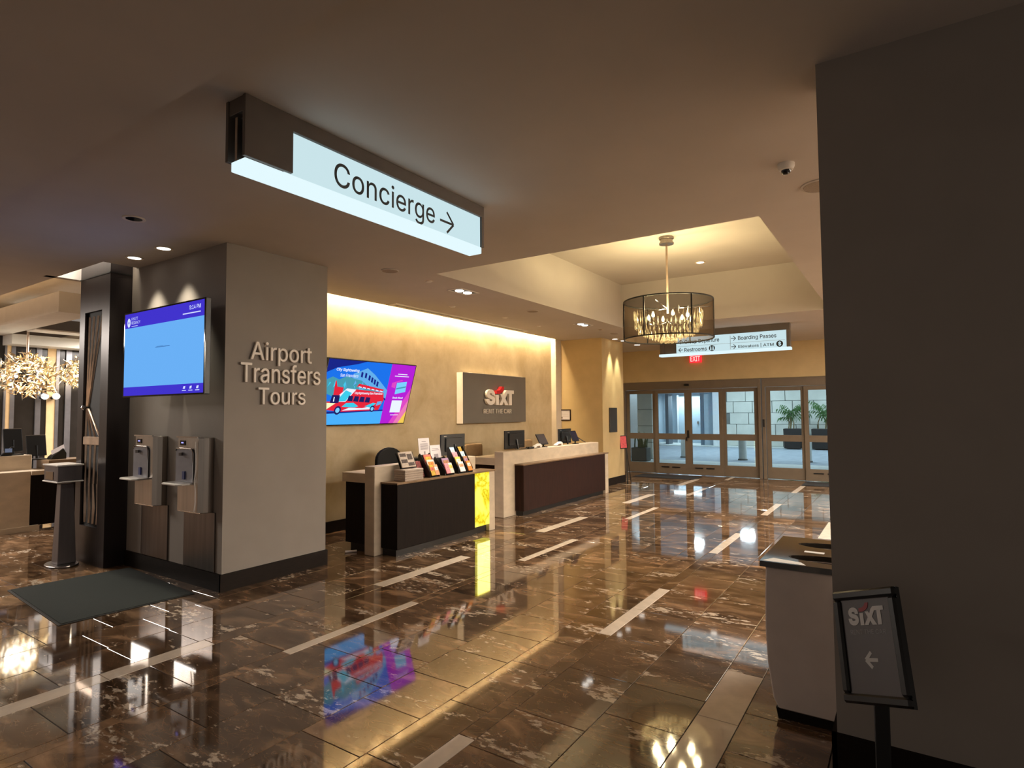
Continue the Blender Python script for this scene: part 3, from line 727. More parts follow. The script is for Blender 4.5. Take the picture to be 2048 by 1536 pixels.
# unseen fill strip added along the far right wall to brighten the hall
t = thing('added_fill_strip', 'long added fill light strip, out of view along the far right wall', 'lamp', (2.9, 9.0, CZ))
MB().box(2.86, 2.94, 4.0, 14.0, CZ-0.03, CZ).build('rail', M['white_paint'], t)
MB().box(2.88, 2.92, 4.05, 13.95, CZ-0.034, CZ-0.03).build('lens_strip', M['lens_white'], t)
light('AREA', 'hall_fill_light', (2.9, 9.0, CZ-0.05), 1400, (1.0, 0.92, 0.82), t, size=0.06, size_y=9.8, aim=(2.9, 9.0, 0))

# ---- concierge sign
t = thing('hanging_sign', 'dark ceiling sign box with lit white panel reading Concierge and an arrow', 'sign', (-2.76, 2.65, CZ))
X1 = -2.68; Xc = -2.765
c = MB()
c.prism([(1.655, 2.845), (1.935, 2.885), (1.935, 3.115), (3.655, 3.14), (3.655, 3.2), (1.655, 3.2)], (X1-0.02, 0, 0), YA, ZA, 0, 0.02)
c.prism([(1.655, 2.885), (1.935, 2.885), (1.935, 3.115), (3.655, 3.115), (3.655, 3.2), (1.655, 3.2)], (-2.85, 0, 0), YA, ZA, 0, 0.02)
c.v = c.v[:0]; c.f = []; c.mi = []
for xx in (X1-0.022, -2.85):
    c.prism([(1.655, 2.885), (1.935, 2.885), (1.935, 3.115), (3.625, 3.115), (3.625, 2.88), (3.655, 2.88), (3.655, 3.2), (1.655, 3.2)], (xx, 0, 0), YA, ZA, 0, 0.022)
c.box(-2.828, X1-0.022, 1.66, 3.65, 3.12, 3.2); c.box(-2.79, X1-0.06, 1.70, 1.92, 2.885, 3.12)
c.build('casing', M['charcoal'], t, bevel=0.002)
MB().box(-2.775, -2.755, 1.662, 1.70, 2.86, 3.10).build('edge_light', M['steel'], t)
MB().box(-2.80, -2.71, 1.94, 3.62, 2.885, 3.113).build('lit_panel', M['sign_white'], t)
m = MB(); m.box(X1-0.030, X1-0.016, 1.938, 3.622, 2.86, 3.112); m.box(-2.834, -2.82, 1.938, 3.622, 2.86, 3.112)
m.build('face_panel', M['sign_white'], t)
MB().box(-2.795, X1+0.004, 1.655, 3.615, 2.822, 2.872).build('light_bar', M['sign_edge'], t, bevel=0.003)
m = MB()
text(m, 'Concierge', (X1-0.0155, 2.22, 2.866+0.012), YA, ZA, 0.875, 0.185, bold=0.004)
m.build('lettering', M['ink'], t, recalc=False)
def arrow(m, o, r, u, s, th, dirn, h=0.0):
    """open arrow built of three strokes, dirn a unit pair, size s"""
    dx, dy = dirn
    def P(a, b): return (a*dx-b*dy, a*dy+b*dx)
    def stroke(p, q):
        ax, ay = p; bx, by = q; l = math.hypot(bx-ax, by-ay); nx, ny = -(by-ay)/l*th/2, (bx-ax)/l*th/2
        m.flat([(ax+nx, ay+ny), (ax-nx, ay-ny), (bx-nx, by-ny), (bx+nx, by+ny)], o, r, u, h)
    k = s*0.5
    stroke(P(-s/2, 0), P(s/2-th*0.4, 0)); h += 0.0002
    stroke(P(s/2-k, k), P(s/2, 0)); h += 0.0002
    stroke(P(s/2-k, -k), P(s/2, 0))
m = MB(); arrow(m, (X1-0.0155, 3.225, 2.967), YA, ZA, 0.15, 0.017, (1, 0)); m.build('arrow', M['ink'], t)

# ---- wayfinding sign in the distance
Yw = 11.75
t = thing('directional_sign', 'wide hanging white sign listing Restrooms, Boarding Passes and Elevators', 'sign', (-2.9, Yw, CZ))
xl, xr = -4.15, -1.70
c = MB(); c.box(xl+0.02, xr, Yw-0.07, Yw+0.07, 3.075, 3.2); c.box(xr-0.06, xr, Yw-0.07, Yw+0.07, 2.765, 3.075); c.box(xl+0.02, xl+0.09, Yw-0.07, Yw+0.07, 2.765, 3.075); c.box(xl+0.09, xl+0.36, Yw-0.04, Yw+0.04, 2.765, 3.075)
c.build('casing', M['charcoal'], t, bevel=0.002)
MB().box(xl+0.36, xr-0.06, Yw-0.075, Yw+0.075, 2.765, 3.072).build('face_panel', M['sign_white'], t)
MB().box(xl, xr+0.01, Yw-0.078, Yw+0.078, 2.712, 2.760).build('light_bar', M['sign_edge'], t, bevel=0.003)
Yf = Yw-0.077
z1, z0 = 2.942, 2.784
prn = mat('dark grey print', C(38, 40, 44), 0.6, noise=0.02)
for body, xx, zz, ww, ht_ in (('Group Departure', -3.623, 2.925, 0.675, 0.095), ('Restrooms', -3.627, 2.783, 0.438, 0.075), ('Boarding Passes', -2.602, 2.925, 0.676, 0.095), ('Elevators | ATM', -2.60, 2.777, 0.626, 0.085)):
    m = MB(); text(m, body, (xx, Yf, zz), XA, ZA, ww, ht_, bold=0.012); m.build('lettering', prn, t, recalc=False)
for xx, zz, dd in ((-3.70, z1, (0, 1)), (-3.70, z0, (-1, 0)), (-2.685, z1, (1, 0)), (-2.685, z0, (1, 0))):
    m = MB(); arrow(m, (xx, Yf, zz+0.04), XA, ZA, 0.085, 0.012, dd); m.build('arrow', prn, t)
m = MB(); m.box(-2.747, -2.741, Yf-0.001, Yf+0.002, 2.778, 3.04); m.box(-3.76, -1.78, Yf-0.001, Yf+0.002, 2.892, 2.896)
m.build('divider', mat('grey divider', C(150, 158, 160), 0.6, noise=0.02), t)
def disc(cx, cz, r, n=24): return [(cx+r*math.cos(2*PI*i/n), cz+r*math.sin(2*PI*i/n)) for i in range(n)]
for xx in (-3.089, -1.874): MB().flat(disc(xx, z0+0.04, 0.058), (0, Yf-0.0005, 0), XA, ZA).build('pictogram_disc', M['ink'], t, recalc=False)
m = MB()
for q in (-0.022, 0.022):
    m.flat(disc(-3.089+q, z0+0.075, 0.009, 10), (0, Yf-0.0015, 0), XA, ZA); m.flat([(-3.089+q-0.014, z0), (-3.089+q+0.014, z0), (-3.089+q+0.010, z0+0.062), (-3.089+q-0.010, z0+0.062)], (0, Yf-0.0015, 0), XA, ZA)
m.build('pictogram', M['sign_white'], t, recalc=False)
m = MB(); text(m, '$', (-1.874, Yf-0.0015, z0-0.003), XA, ZA, 0.05, 0.085, bold=0.02, align='C')
m.build('pictogram', M['sign_white'], t, recalc=False)
# ---- exit sign
t = thing('exit_sign', 'small red illuminated EXIT sign above the left door', 'sign', (-4.35, 14.86, 2.84))
MB().box(-4.49, -4.20, 14.84, 14.90, 2.82, 3.02).build('body', M['exit_red'], t, bevel=0.004)
m = MB(); text(m, 'EXIT', (-4.345, 14.838, 2.85), XA, ZA, 0.24, 0.13, bold=0.012, align='C'); m.build('lettering', M['exit_white'], t, recalc=False)
MB().box(-4.40, -4.29, 14.85, 14.89, 3.02, 3.2).build('canopy_stem', M['white_paint'], t)

# ---- drum chandelier
def drum(x, y, zc):
    t = thing('drum_chandelier', 'drum chandelier with sheer dark shade and crystal drops in the coffer', 'chandelier', (x, y, zc))
    R_ = 0.60; zt, zb = 3.12, 2.60
    MB().lathe([(0.0, 0.0), (0.10, 0.0), (0.10, -0.03), (0.085, -0.04), (0.085, -0.075), (0.10, -0.08), (0.10, -0.10), (0.02, -0.105)], (x, y, 4.02), 24).build('canopy', M['steel'], t, smooth=True)
    MB().tube([(x, y, 3.92), (x, y, 2.95)], 0.014, 10).build('rod', M['bronze'], t, smooth=True)
    MB().lathe([(R_, zb), (R_, zt)], (x, y, 0), 64, cap=False).build('shade', M['sheer'], t, smooth=True, recalc=False)
    for zz in (zb, zt):
        MB().tube([(x+R_*math.cos(2*PI*i/48), y+R_*math.sin(2*PI*i/48), zz) for i in range(49)], 0.010, 6, cap=False).build('rim', M['ring_black'], t, smooth=True)
    for i in range(6):
        a = 2*PI*i/6+0.32
        MB().box(x+R_*math.cos(a)-0.008, x+R_*math.cos(a)+0.008, y+R_*math.sin(a)-0.008, y+R_*math.sin(a)+0.008, zb, zt).build('rib', M['ring_black'], t)
    for i in range(3):
        a = 2*PI*i/3+0.6
        MB().tube([(x, y, 3.02), (x+R_*math.cos(a), y+R_*math.sin(a), 3.05)], 0.006, 6).build('spider_arm', M['chrome'], t)
    for i in range(6):
        a = 2*PI*i/6+0.05; bx, by = x+0.27*math.cos(a), y+0.27*math.sin(a)
        h = MB(); h.tube([(x, y, 2.84), (x+0.16*math.cos(a), y+0.16*math.sin(a), 2.78), (bx, by, 2.83)], 0.008, 6); h.tube([(bx, by, 2.83), (bx, by, 2.88)], 0.014, 8)
        h.build('lamp_arm', M['chrome'], t, smooth=True)
        bl = MB().lathe([(0.0, 0), (0.012, 0.0), (0.024, 0.022), (0.022, 0.045), (0.008, 0.075), (0.0, 0.085)], (bx, by, 2.88), 12).build('bulb', M['bulb'], t, smooth=True)
        light('POINT', 'bulb_light', (bx, by, 3.0), 20, (1.0, 0.80, 0.42), t, size=0.035)
    cr = MB()
    def drop(px, py, pz, w_, h_):
        cr.add([(px, py, pz), (px+w_, py, pz-h_*.6), (px, py+w_, pz-h_*.6), (px-w_, py, pz-h_*.6), (px, py-w_, pz-h_*.6), (px, py, pz-h_)],
               [(0, 1, 2), (0, 2, 3), (0, 3, 4), (0, 4, 1), (5, 2, 1), (5, 3, 2), (5, 4, 3), (5, 1, 4)])
    rr = random.Random(2)
    for ring, (rad, z_, n, hh) in enumerate([(0.46, 2.98, 46, .13), (0.45, 2.86, 46, .11), (0.40, 2.77, 40, .1), (0.33, 2.72, 34, .09), (0.25, 2.68, 26, .08), (0.17, 2.65, 18, .07), (0.09, 2.62, 10, .06)]):
        for i in range(n):
            a = 2*PI*(i+rr.random()*.3)/n; drop(x+rad*math.cos(a), y+rad*math.sin(a), z_+rr.uniform(-.02, .02), 0.013, hh)
    for i in range(14):
        a = 2*PI*i/14; r_ = 0.10 if i % 2 else 0.05
        cr.lathe([(0.0, -0.025), (0.018, -0.018), (0.025, 0), (0.018, .018), (0, .025)], (x+r_*math.cos(a), y+r_*math.sin(a), 2.565), 8)
    tag(cr.build('crystal_drops', M['crystal'], t), 'clear crystal drops', kind='stuff')
drum(-2.69, 7.95, 4.02)

# ================================================================== COLUMN: lettering, screen, bottle fillers
t = thing('wall_lettering', 'raised cream letters reading Airport Transfers Tours on the column', 'lettering', (-5.2, 3.65, 1.7))
def letters(t, body, y0, wid, z0, hei):
    m = MB(); text(m, body, (-5.2, y0, z0), YA, ZA, wid, hei, h=0.012, depth=0.018, bold=0.004)
    vs, fs = m.v, m.f; par = list(range(len(vs)))
    def fd(i):
        while par[i] != i: par[i] = par[par[i]]; i = par[i]
        return i
    for f in fs:
        for i in f[1:]: par[fd(i)] = fd(f[0])
    isl = {}
    for i in range(len(vs)): isl.setdefault(fd(i), []).append(i)
    spans = sorted((min(vs[i].y for i in s), max(vs[i].y for i in s), s) for s in isl.values())
    groups = []
    for a, b, s in spans:
        if groups and a < groups[-1][1]-0.35*min(b-a, groups[-1][1]-groups[-1][0]): groups[-1][1] = max(b, groups[-1][1]); groups[-1][2] += s
        else: groups.append([a, b, list(s)])
    for a, b, s in groups:
        idx = {j: k for k, j in enumerate(s)}; g = MB(); g.v = [vs[j] for j in s]; g.f = [[idx[j] for j in f] for f in fs if f[0] in idx]; g.mi = [0]*len(g.f)
        g.build('letter', M['letter'], t)
letters(t, 'Airport', 3.29, 0.695, 2.080, 0.225)
letters(t, 'Transfers', 3.19, 0.905, 1.905, 0.195)
letters(t, 'Tours', 3.375, 0.535, 1.695, 0.165)

def tv_frame(t, o, r, u, w_, h_, th, bez):
    o, r, u = Vector(o), Vector(r), Vector(u); n = r.cross(u)
    MB().obox(o+r*w_/2+u*h_/2-n*th/2, r, u, n, w_/2, h_/2, th/2).build('body', M['black_plastic'], t, bevel=0.004)
    m = MB()
    for a0, a1, b0, b1 in ((0, w_, 0, bez), (0, w_, h_-bez, h_), (0, bez, bez, h_-bez), (w_-bez, w_, bez, h_-bez)):
        m.obox(o+r*(a0+a1)/2+u*(b0+b1)/2, r, u, n, (a1-a0)/2, (b1-b0)/2, 0.004)
    m.build('bezel', M['black_gloss'], t)
# column screen
X0, X1_, Z0, Z1 = -6.650, -5.125, 1.783, 2.642
t = thing('wall_screen', 'flat wall screen showing a pale blue page with purple bars on the column', 'screen', (-5.9, 2.85, 1.783))
YS = 2.822; o = Vector((X0, YS, Z0)); wt, ht = X1_-X0, Z1-Z0
tv_frame(t, o, XA, ZA, wt, ht, 0.05, 0.014)
MB().box(-6.2, -5.75, 3.03, 3.05, 2.05, 2.4).build('wall_mount', M['black_plastic'], t)
MB().box(-6.05, -5.9, 2.87, 3.03, 2.15, 2.3).build('mount_arm', M['black_plastic'], t)
scr_mats = [emat('screen sky blue', C(104, 172, 240), 0.95), emat('screen purple blue', C(66, 52, 205), 0.9), emat('screen white', C(205, 215, 255), 1.0), emat('screen ink', C(66, 118, 180), 0.9)]
m = MB(); e_ = 0.003
m.cur = 0; m.flat([(0.014, 0.10), (wt-0.014, 0.10), (wt-0.014, ht-0.16), (0.014, ht-0.16)], o, XA, ZA, e_)
m.cur = 1; m.flat([(0.014, 0.014), (wt-0.014, 0.014), (wt-0.014, 0.10), (0.014, 0.10)], o, XA, ZA, e_); m.flat([(0.014, ht-0.16), (wt-0.014, ht-0.16), (wt-0.014, ht-0.014), (0.014, ht-0.014)], o, XA, ZA, e_)
m.build('display', scr_mats, t, recalc=False)
m = MB(); oo = o+Vector((0, -0.004, 0))
text(m, 'HYATT', oo+XA*0.155+ZA*(ht-0.085), XA, ZA, 0.13, 0.03); text(m, 'REGENCY', oo+XA*0.155+ZA*(ht-0.125), XA, ZA, 0.18, 0.03)
m.flat([(0.155, ht-0.147), (0.285, ht-0.147), (0.285, ht-0.142), (0.155, ht-0.142)], oo, XA, ZA)
m.flat([(0.10+0.034*math.cos(i*PI/10), ht-0.105+0.046*math.sin(i*PI/10)) for i in range(20)], oo, XA, ZA)
text(m, '5:14 PM', oo+XA*(wt-0.075)+ZA*(ht-0.085), XA, ZA, 0.19, 0.038, align='R', bold=0.01)
m.flat([(wt-0.38, ht-0.122), (wt-0.075, ht-0.122), (wt-0.075, ht-0.112), (wt-0.38, ht-0.112)], oo, XA, ZA)
for q in (0.30, 0.19, 0.075):
    m.flat([(wt-q-0.07, 0.037), (wt-q, 0.037), (wt-q, 0.043), (wt-q-0.07, 0.043)], oo, XA, ZA); m.flat([(wt-q-0.055, 0.055), (wt-q-0.02, 0.055), (wt-q-0.012, 0.08), (wt-q-0.045, 0.078)], oo, XA, ZA)
m.cur = 1; m.flat([(0.10+0.010*math.cos(i*PI/6), ht-0.105+0.013*math.sin(i*PI/6)) for i in range(12)], oo, XA, ZA, 0.001)
m.cur = 0
m2 = MB(); m2.flat([(0.65, 0.467), (0.92, 0.467), (0.92, 0.474), (0.65, 0.474)], oo, XA, ZA); m2.flat([(0.67, 0.477), (0.80, 0.477), (0.80, 0.480), (0.67, 0.480)], oo, XA, ZA)
m2.build('caption', scr_mats[3], t, recalc=False)
m.build('lettering', [scr_mats[2], scr_mats[1]], t, recalc=False)

def filler(x, label, cable):
    t = thing('bottle_filler', label, 'water dispenser', (x, 3.05, 0.69), group='stainless bottle fillers on the column')
    wd, dp, z0, z1 = 0.225, 0.115, 0.70, 1.39
    b = MB(); prof = [(-wd, 0.0), (-wd, -dp*0.75), (-wd+0.03, -dp), (wd-0.06, -dp), (wd-0.015, -dp*0.8), (wd, -dp*0.45), (wd, 0.0)]
    b.prism([(x+a, 3.05+d) for a, d in prof], (0, 0, 0), XA, YA, z0, z1)
    b.build('body', M['steel'], t, bevel=0.005)
    MB().box(x-wd+0.004, x+wd-0.07, 3.05-dp-0.004, 3.05-dp+0.01, z1-0.004, z1+0.010).build('top_edge', M['chrome'], t)
    y = 3.05-dp
    n = MB(); n.prism([(x-wd+0.012, 0.975), (x+0.09, 0.975), (x+0.09, 1.25), (x+0.06, 1.285), (x-wd+0.03, 1.285), (x-wd+0.012, 1.265)], (0, y-0.006, 0), XA, ZA, -0.004, 0.004)
    n.build('bottle_niche', M['niche'], t)
    r_ = MB(); r_.tube([(x-wd+0.012, y-0.010, 1.262), (x-wd+0.03, y-0.012, 1.285), (x+0.06, y-0.012, 1.285), (x+0.09, y-0.012, 1.25), (x+0.092, y-0.012, 0.98)], 0.006, 6)
    r_.build('niche_rim', M['chrome'], t, smooth=True)
    MB().prism([(x-wd-0.03, y+0.02), (x-wd-0.03, y-0.10), (x-wd+0.02, y-0.14), (x+0.04, y-0.14), (x+0.085, y-0.10), (x+0.085, y+0.02)], (0, 0, 0), XA, YA, 0.955, 0.972).build('drip_tray', M['white_plastic'], t, bevel=0.004)
    MB().box(x-0.075, x-0.035, y-0.022, y-0.008, 1.0, 1.075).build('bottle_sensor', mat('blue sticker', C(40, 52, 110), 0.5, noise=0.05), t)
    MB().box(x-wd+0.075, x-wd+0.16, y-0.006, y+0.002, 1.315, 1.36).build('display_panel', M['black_gloss'], t)
    MB().box(x-wd+0.10, x-wd+0.135, y-0.008, y-0.005, 1.333, 1.345).build('indicator', M['blue_led'], t)
    MB().lathe([(0.0, 0), (0.018, 0), (0.018, 0.03), (0.0, 0.03)], (x-0.09, y-0.03, 1.22), 12).build('nozzle', M['steel_dark'], t)
    MB().box(x-wd+0.05, x+wd-0.03, y-0.004, y+0.008, 0.698, 0.706).build('bottom_edge', M['chrome'], t)
    if cable:
        MB().tube([(x+0.135, y-0.012, 1.355), (x+0.14, y-0.012, 1.27), (x+0.15, y-0.014, 1.2), (x+0.147, y-0.012, 1.1), (x+0.125, y-0.012, 0.99), (x+0.142, y-0.012, 0.91), (x+0.145, y-0.012, 0.80), (x+0.128, y-0.012, 0.71)], 0.005, 6).build('cord', M['white_plastic'], t, smooth=True)
    MB().box(x-wd*1.18, x+wd*1.2, 3.036, 3.05, 0.16, 0.70).build('lower_panel', M['steel_dark'], t, bevel=0.002)
filler(-6.42, 'stainless bottle filler on the column, left one by the clad pillar', False)
filler(-5.575, 'stainless bottle filler with white cord, right one by the column corner', True)

# ---- clad pillar with sculpted metal inset
t = thing('clad_pillar', 'tall dark bronze clad pillar with a sculpted vertical metal inset', 'pillar', (-7.4, 3.1, 0))
px0, px1, py0, py1 = -7.77, -7.035, 2.835, 3.55
b = MB()
b.box(px0, -7.64, py0, py1, 0, 3.62); b.box(-7.215, px1, py0, py1, 0, 3.62); b.box(-7.64, -7.215, py0, py1, 2.75, 3.62); b.box(-7.64, -7.215, py0, py1, 0, 0.40)
b.build('cladding', M['clad'], t)
MB().box(-7.64, -7.215, py0+0.03, py1, 0.40, 2.75).build('inset_back', mat('inset black', C(12, 11, 12), 0.6, noise=0.1), t)
MB().box(px0-0.006, px1+0.006, py0-0.006, py1, 3.13, 3.142).build('top_reveal', M['black_plastic'], t)
def blade(x0, z0, x1, z1, w0, w1):
    MB().add([(x0-w0, py0+0.031, z0), (x0+w0, py0+0.031, z0), (x1+w1, py0+0.031, z1), (x1-w1, py0+0.031, z1), (x0, py0+0.016, z0), (x1, py0+0.016, z1)],
             [(0, 3, 5, 4), (1, 4, 5, 2), (0, 4, 1), (3, 2, 5), (0, 1, 2, 3)]).build('rib', M['bronze'], t)
for i in range(4):
    s = i/3
    blade(-7.60+0.05*s, 1.70, -7.58+0.32*s, 2.70, 0.004, 0.017)
    blade(-7.60+0.05*s, 1.68, -7.61+0.36*s, 1.36, 0.005, 0.016)
    blade(-7.60+0.35*s, 1.30, -7.59+0.31*s, 0.86, 0.017, 0.007)
for i in range(4):
    s = i/3; blade(-7.59+0.30*s, 0.86, -7.59+0.32*s, 0.60, 0.006, 0.034)
    blade(-7.59+0.32*s, 0.60, -7.58+0.30*s, 0.43, 0.034, 0.012)
MB().box(-7.63, -7.22, py0+0.008, py0+0.031, 1.28, 1.37).build('band', M['bronze'], t, bevel=0.006)
MB().lathe([(0, -0.03), (0.02, -0.02), (0.028, 0), (0.02, 0.02), (0, 0.03)], (-7.595, py0-0.005, 1.69), 12).build('pivot', M['chrome'], t, smooth=True)
pl_ = thing('pillar_cove_lamp', 'hidden lamp panel in the bright ceiling recess round the clad pillar', 'lamp', (-7.5, 2.8, 3.60))
MB().box(-8.0, -6.95, 2.73, 2.80, 3.60, 3.618).build('lamp_panel', emat('pillar cove lamp', (1.0, 0.9, 0.76, 1), 8.0), pl_)
light('AREA', 'pillar_cove_light', (-7.45, 2.77, 3.55), 14, (1.0, 0.92, 0.8), pl_, size=1.0, size_y=0.06, aim=(-7.45, 2.77, 0))
light('SPOT', 'pillar_strip_light', (-6.965, 2.98, 3.5), 16, (1.0, 0.84, 0.6), pl_, size=0.03, aim=(-6.965, 3.05, 1.2), spot=0.5, blend=0.6)

# ================================================================== CONCIERGE DESK
t = thing('concierge_desk', 'concierge desk of cream stone and near black veneer with a glowing yellow panel', 'desk', (-5.0, 5.7, 0))
MB().box(-5.16, -5.0, 4.71, 6.59, 0, 1.0).build('stone_slab', M['limestone'], t, bevel=0.006)
MB().box(-5.0, -4.745, 4.81, 6.24, 0.08, 0.80).build('front_cabinet', M['wenge_black'], t, bevel=0.004)
MB().box(-5.0, -4.79, 4.84, 6.54, 0.0, 0.08).build('toe_kick', M['black_plastic'], t)
MB().box(-5.0, -4.735, 4.80, 6.70, 0.80, 0.822).build('ledge', M['ledge'], t, bevel=0.003)
MB().box(-5.0, -4.74, 6.24, 6.555, 0.10, 0.80).build('onyx_panel', M['onyx'], t)
MB().box(-5.0, -4.745, 6.555, 6.69, 0, 0.80).build('end_slab', M['limestone'], t, bevel=0.004)
MB().box(-5.60, -5.16, 4.76, 6.58, 0.80, 0.91).build('worktop', M['limestone'], t, bevel=0.004)
MB().box(-5.57, -5.16, 4.79, 6.55, 0.09, 0.80).build('pedestal', M['wenge_black'], t, bevel=0.003)
MB().box(-5.52, -5.16, 4.83, 6.5, 0.0, 0.09).build('pedestal_base', M['black_plastic'], t)
light('AREA', 'onyx_glow', (-4.725, 6.40, 0.45), 3.0, (1.0, 0.85, 0.2), t, size=0.28, size_y=0.66, aim=(0, 6.40, 0.45))

def rnd_box(name, c_, r_, u_, n_, a, b, th, m_, parent, bv=0.002): return MB().obox(c_, r_, u_, n_, a, b, th).build(name, m_, parent, bevel=bv)
# items on the ledge
LZ = 0.822
def newspaper(x, y, z, rz, n, label):
    o = thing('newspaper', label, 'newspaper', (x, y, z), rz, group='newspapers on the concierge ledge')
    return o
news_mat = mat('newsprint', C(186, 170, 156), 0.9, noise=0.12, scale=30)
news_ink = mat('newsprint block', C(84, 74, 70), 0.9, noise=0.3, scale=40)
for i in range(5):
    z = LZ+0.026*i
    lab = ['folded newspaper at the bottom of the concierge pile', 'folded newspaper second from the bottom of the pile', 'folded newspaper in the middle of the pile', 'folded newspaper second from the top of the pile', 'folded newspaper on top of the concierge pile'][i]
    o = thing('newspaper', lab, 'newspaper', (-4.865, 5.12, z), 0.05*((i*7) % 5-2), group='newspapers on the concierge ledge')
    MB().box(-4.955, -4.775, 4.965, 5.275, z, z+0.025).build('folded_sheets', news_mat, o, bevel=0.006, seg=2)
# leaning newspaper in a rack
t = thing('newspaper_rack', 'small dark rack holding an upright folded newspaper on the concierge ledge', 'rack', (-4.90, 5.13, LZ+0.13))
uu = Vector((-0.45, 0, 1)).normalized(); nn = YA.cross(uu)
rnd_box('front_page', Vector((-4.90, 5.12, LZ+0.235)), YA, uu, nn, 0.115, 0.095, 0.008, news_mat, t)
for (a, b, wa, wb) in [(-0.05, 0.055, 0.05, 0.02), (0.055, 0.03, 0.04, 0.035), (-0.05, -0.02, 0.05, 0.022), (0.05, -0.06, 0.05, 0.02)]:
    rnd_box('picture', Vector((-4.90, 5.12, LZ+0.235))+YA*a+uu*b+nn*0.0085, YA, uu, nn, wa, wb, 0.0008, news_ink, t, 0)
rnd_box('back_plate', Vector((-4.925, 5.14, LZ+0.225)), YA, uu, nn, 0.14, 0.10, 0.004, M['black_plastic'], t)
rnd_box('red_flyer', Vector((-4.91, 5.345, LZ+0.105)), YA, uu, nn, 0.055, 0.10, 0.006, mat('red grey flyer', C(120, 52, 50), 0.7, noise=0.5, scale=25), t)
# brochure racks: each slanted stand holds brochures in steps
BC = [C(196, 158, 60), C(214, 150, 112), C(226, 206, 192), C(198, 96, 84), C(230, 140, 150), C(224, 214, 200), C(150, 120, 150), C(236, 226, 226), C(236, 196, 90), C(212, 150, 160), C(170, 200, 224), C(214, 128, 56), C(160, 116, 84), C(206, 222, 224), C(190, 150, 60)]
def pamphlet(c_, w_, h_, col, col2, label, parent=None):
    o = thing('brochure', label, 'brochure', tuple(c_-uu*h_/2), group='tour brochures on the concierge ledge')
    ma = mat('brochure print', col, 0.45, noise=0.15, scale=30)
    MB().obox(c_, YA, uu, nn, w_/2, h_/2, 0.006).build('cover', ma, o, bevel=0.001)
    MB().obox(c_+uu*h_*0.12+nn*0.0066, YA, uu, nn, w_*0.38, h_*0.16, 0.0006).build('picture', mat('brochure picture', col2, 0.45, noise=0.5, scale=35), o)
    MB().obox(c_+uu*h_*0.40+nn*0.0066, YA, uu, nn, w_*0.40, h_*0.05, 0.0006).build('title_band', mat('brochure band', tuple(min(1, k*1.35) for k in col[:3])+(1,), 0.45, noise=0.05), o)
rack_defs = [(5.50, 0.17, 'dark stepped brochure rack beside the newspapers'), (5.78, 0.17, 'dark stepped brochure rack in the middle of the ledge'), (6.03, 0.14, 'dark stepped brochure rack second from the glowing panel'), (6.19, 0.12, 'dark stepped brochure rack next to the glowing panel')]
ki = 0
rows_lab = ['bottom step', 'second step', 'third step', 'top step']
rack_lab = ['left rack', 'middle rack', 'third rack', 'right rack']
for ri, (yc, wd, lab) in enumerate(rack_defs):
    t = thing('brochure_rack', lab, 'rack', (-4.86, yc, LZ), group='stepped brochure racks')
    n_steps = (3, 2, 4, 4)[ri]
    for sgn in (-1, 1):
        MB().prism([(-4.79, LZ), (-4.98, LZ), (-4.985, LZ+0.10+0.055*n_steps), (-4.96, LZ+0.12+0.055*n_steps), (-4.79, LZ+0.06)], (0, yc+sgn*wd/2, 0), XA, ZA, -0.004, 0.004).build('side_panel', M['black_plastic'], t)
    MB().box(-4.99, -4.985, yc-wd/2, yc+wd/2, LZ, LZ+0.10+0.055*n_steps).build('back_panel', M['black_plastic'], t)
    MB().box(-4.985, -4.79, yc-wd/2, yc+wd/2, LZ, LZ+0.006).build('base_plate', M['black_plastic'], t)
    for s in range(n_steps):
        xx = -4.805-0.050*s; zz = LZ+0.085+0.060*s
        names = rows_lab[:n_steps-1]+['top step']
        for j in range(2 if (wd > 0.15 and s == 0) else 1):
            w_ = (wd-0.02)/2 if (wd > 0.15 and s == 0) else wd-0.03
            yy = yc+((-0.5+j)*w_ if (wd > 0.15 and s == 0) else 0)
            side = (' left side' if j == 0 else ' right side') if (wd > 0.15 and s == 0) else ''
            pamphlet(Vector((xx, yy, zz)), w_*0.94, 0.135, BC[ki % 15], BC[(ki*4+3) % 15], f'brochure on the {names[s]}{side} of the {rack_lab[ri]}'); ki += 1
# upright paper signs on the stone slab
def paper_stand(c0, w_, h_, lean, label, lines):
    u_ = Vector((-lean, 0, 1)).normalized(); n_ = YA.cross(u_); cc = Vector(c0)+u_*h_/2
    t = thing('paper_sign', label, 'sign', tuple(c0))
    MB().obox(cc, YA, u_, n_, w_/2, h_/2, 0.002).build('sheet', M['paper'], t)
    m = MB()
    for (a, b, wa, wb) in lines: m.flat([(a-wa, b-wb), (a+wa, b-wb), (a+wa, b+wb), (a-wa, b+wb)], cc+n_*0.0028, YA, u_)
    m.build('print', mat('grey print', C(150, 140, 144), 0.8, noise=0.1), t, recalc=False)
    MB().obox(Vector(c0)+Vector((0, 0, 0.004)), YA, ZA, XA, w_/2, 0.004, 0.03).build('foot', M['white_plastic'], t)
paper_stand((-5.08, 5.645, 1.0), 0.205, 0.285, 0.12, 'tall white printed paper sign standing on the concierge slab', [(0, .10, .04, .004)]+[(0, .07-.014*i, .07, .003) for i in range(6)]+[(0, -.045, .014, .02), (.03, -.09, .02, .004)])
paper_stand((-5.06, 5.84, 1.0), 0.20, 0.19, 0.2, 'shorter tilted paper sheet behind the brochure racks', [(0.0, -.05, .04, .03), (0, .05, .06, .003), (0, .03, .07, .003)])
t = thing('desk_phone', 'black desk phone behind the concierge slab', 'phone', (-5.32, 5.62, 0.91))
MB().prism([(-5.42, 0.91), (-5.20, 0.91), (-5.20, 1.03), (-5.26, 1.045), (-5.42, 0.94)], (0, 5.53, 0), XA, ZA, 0, -0.18).build('base', M['black_plastic'], t, bevel=0.006)
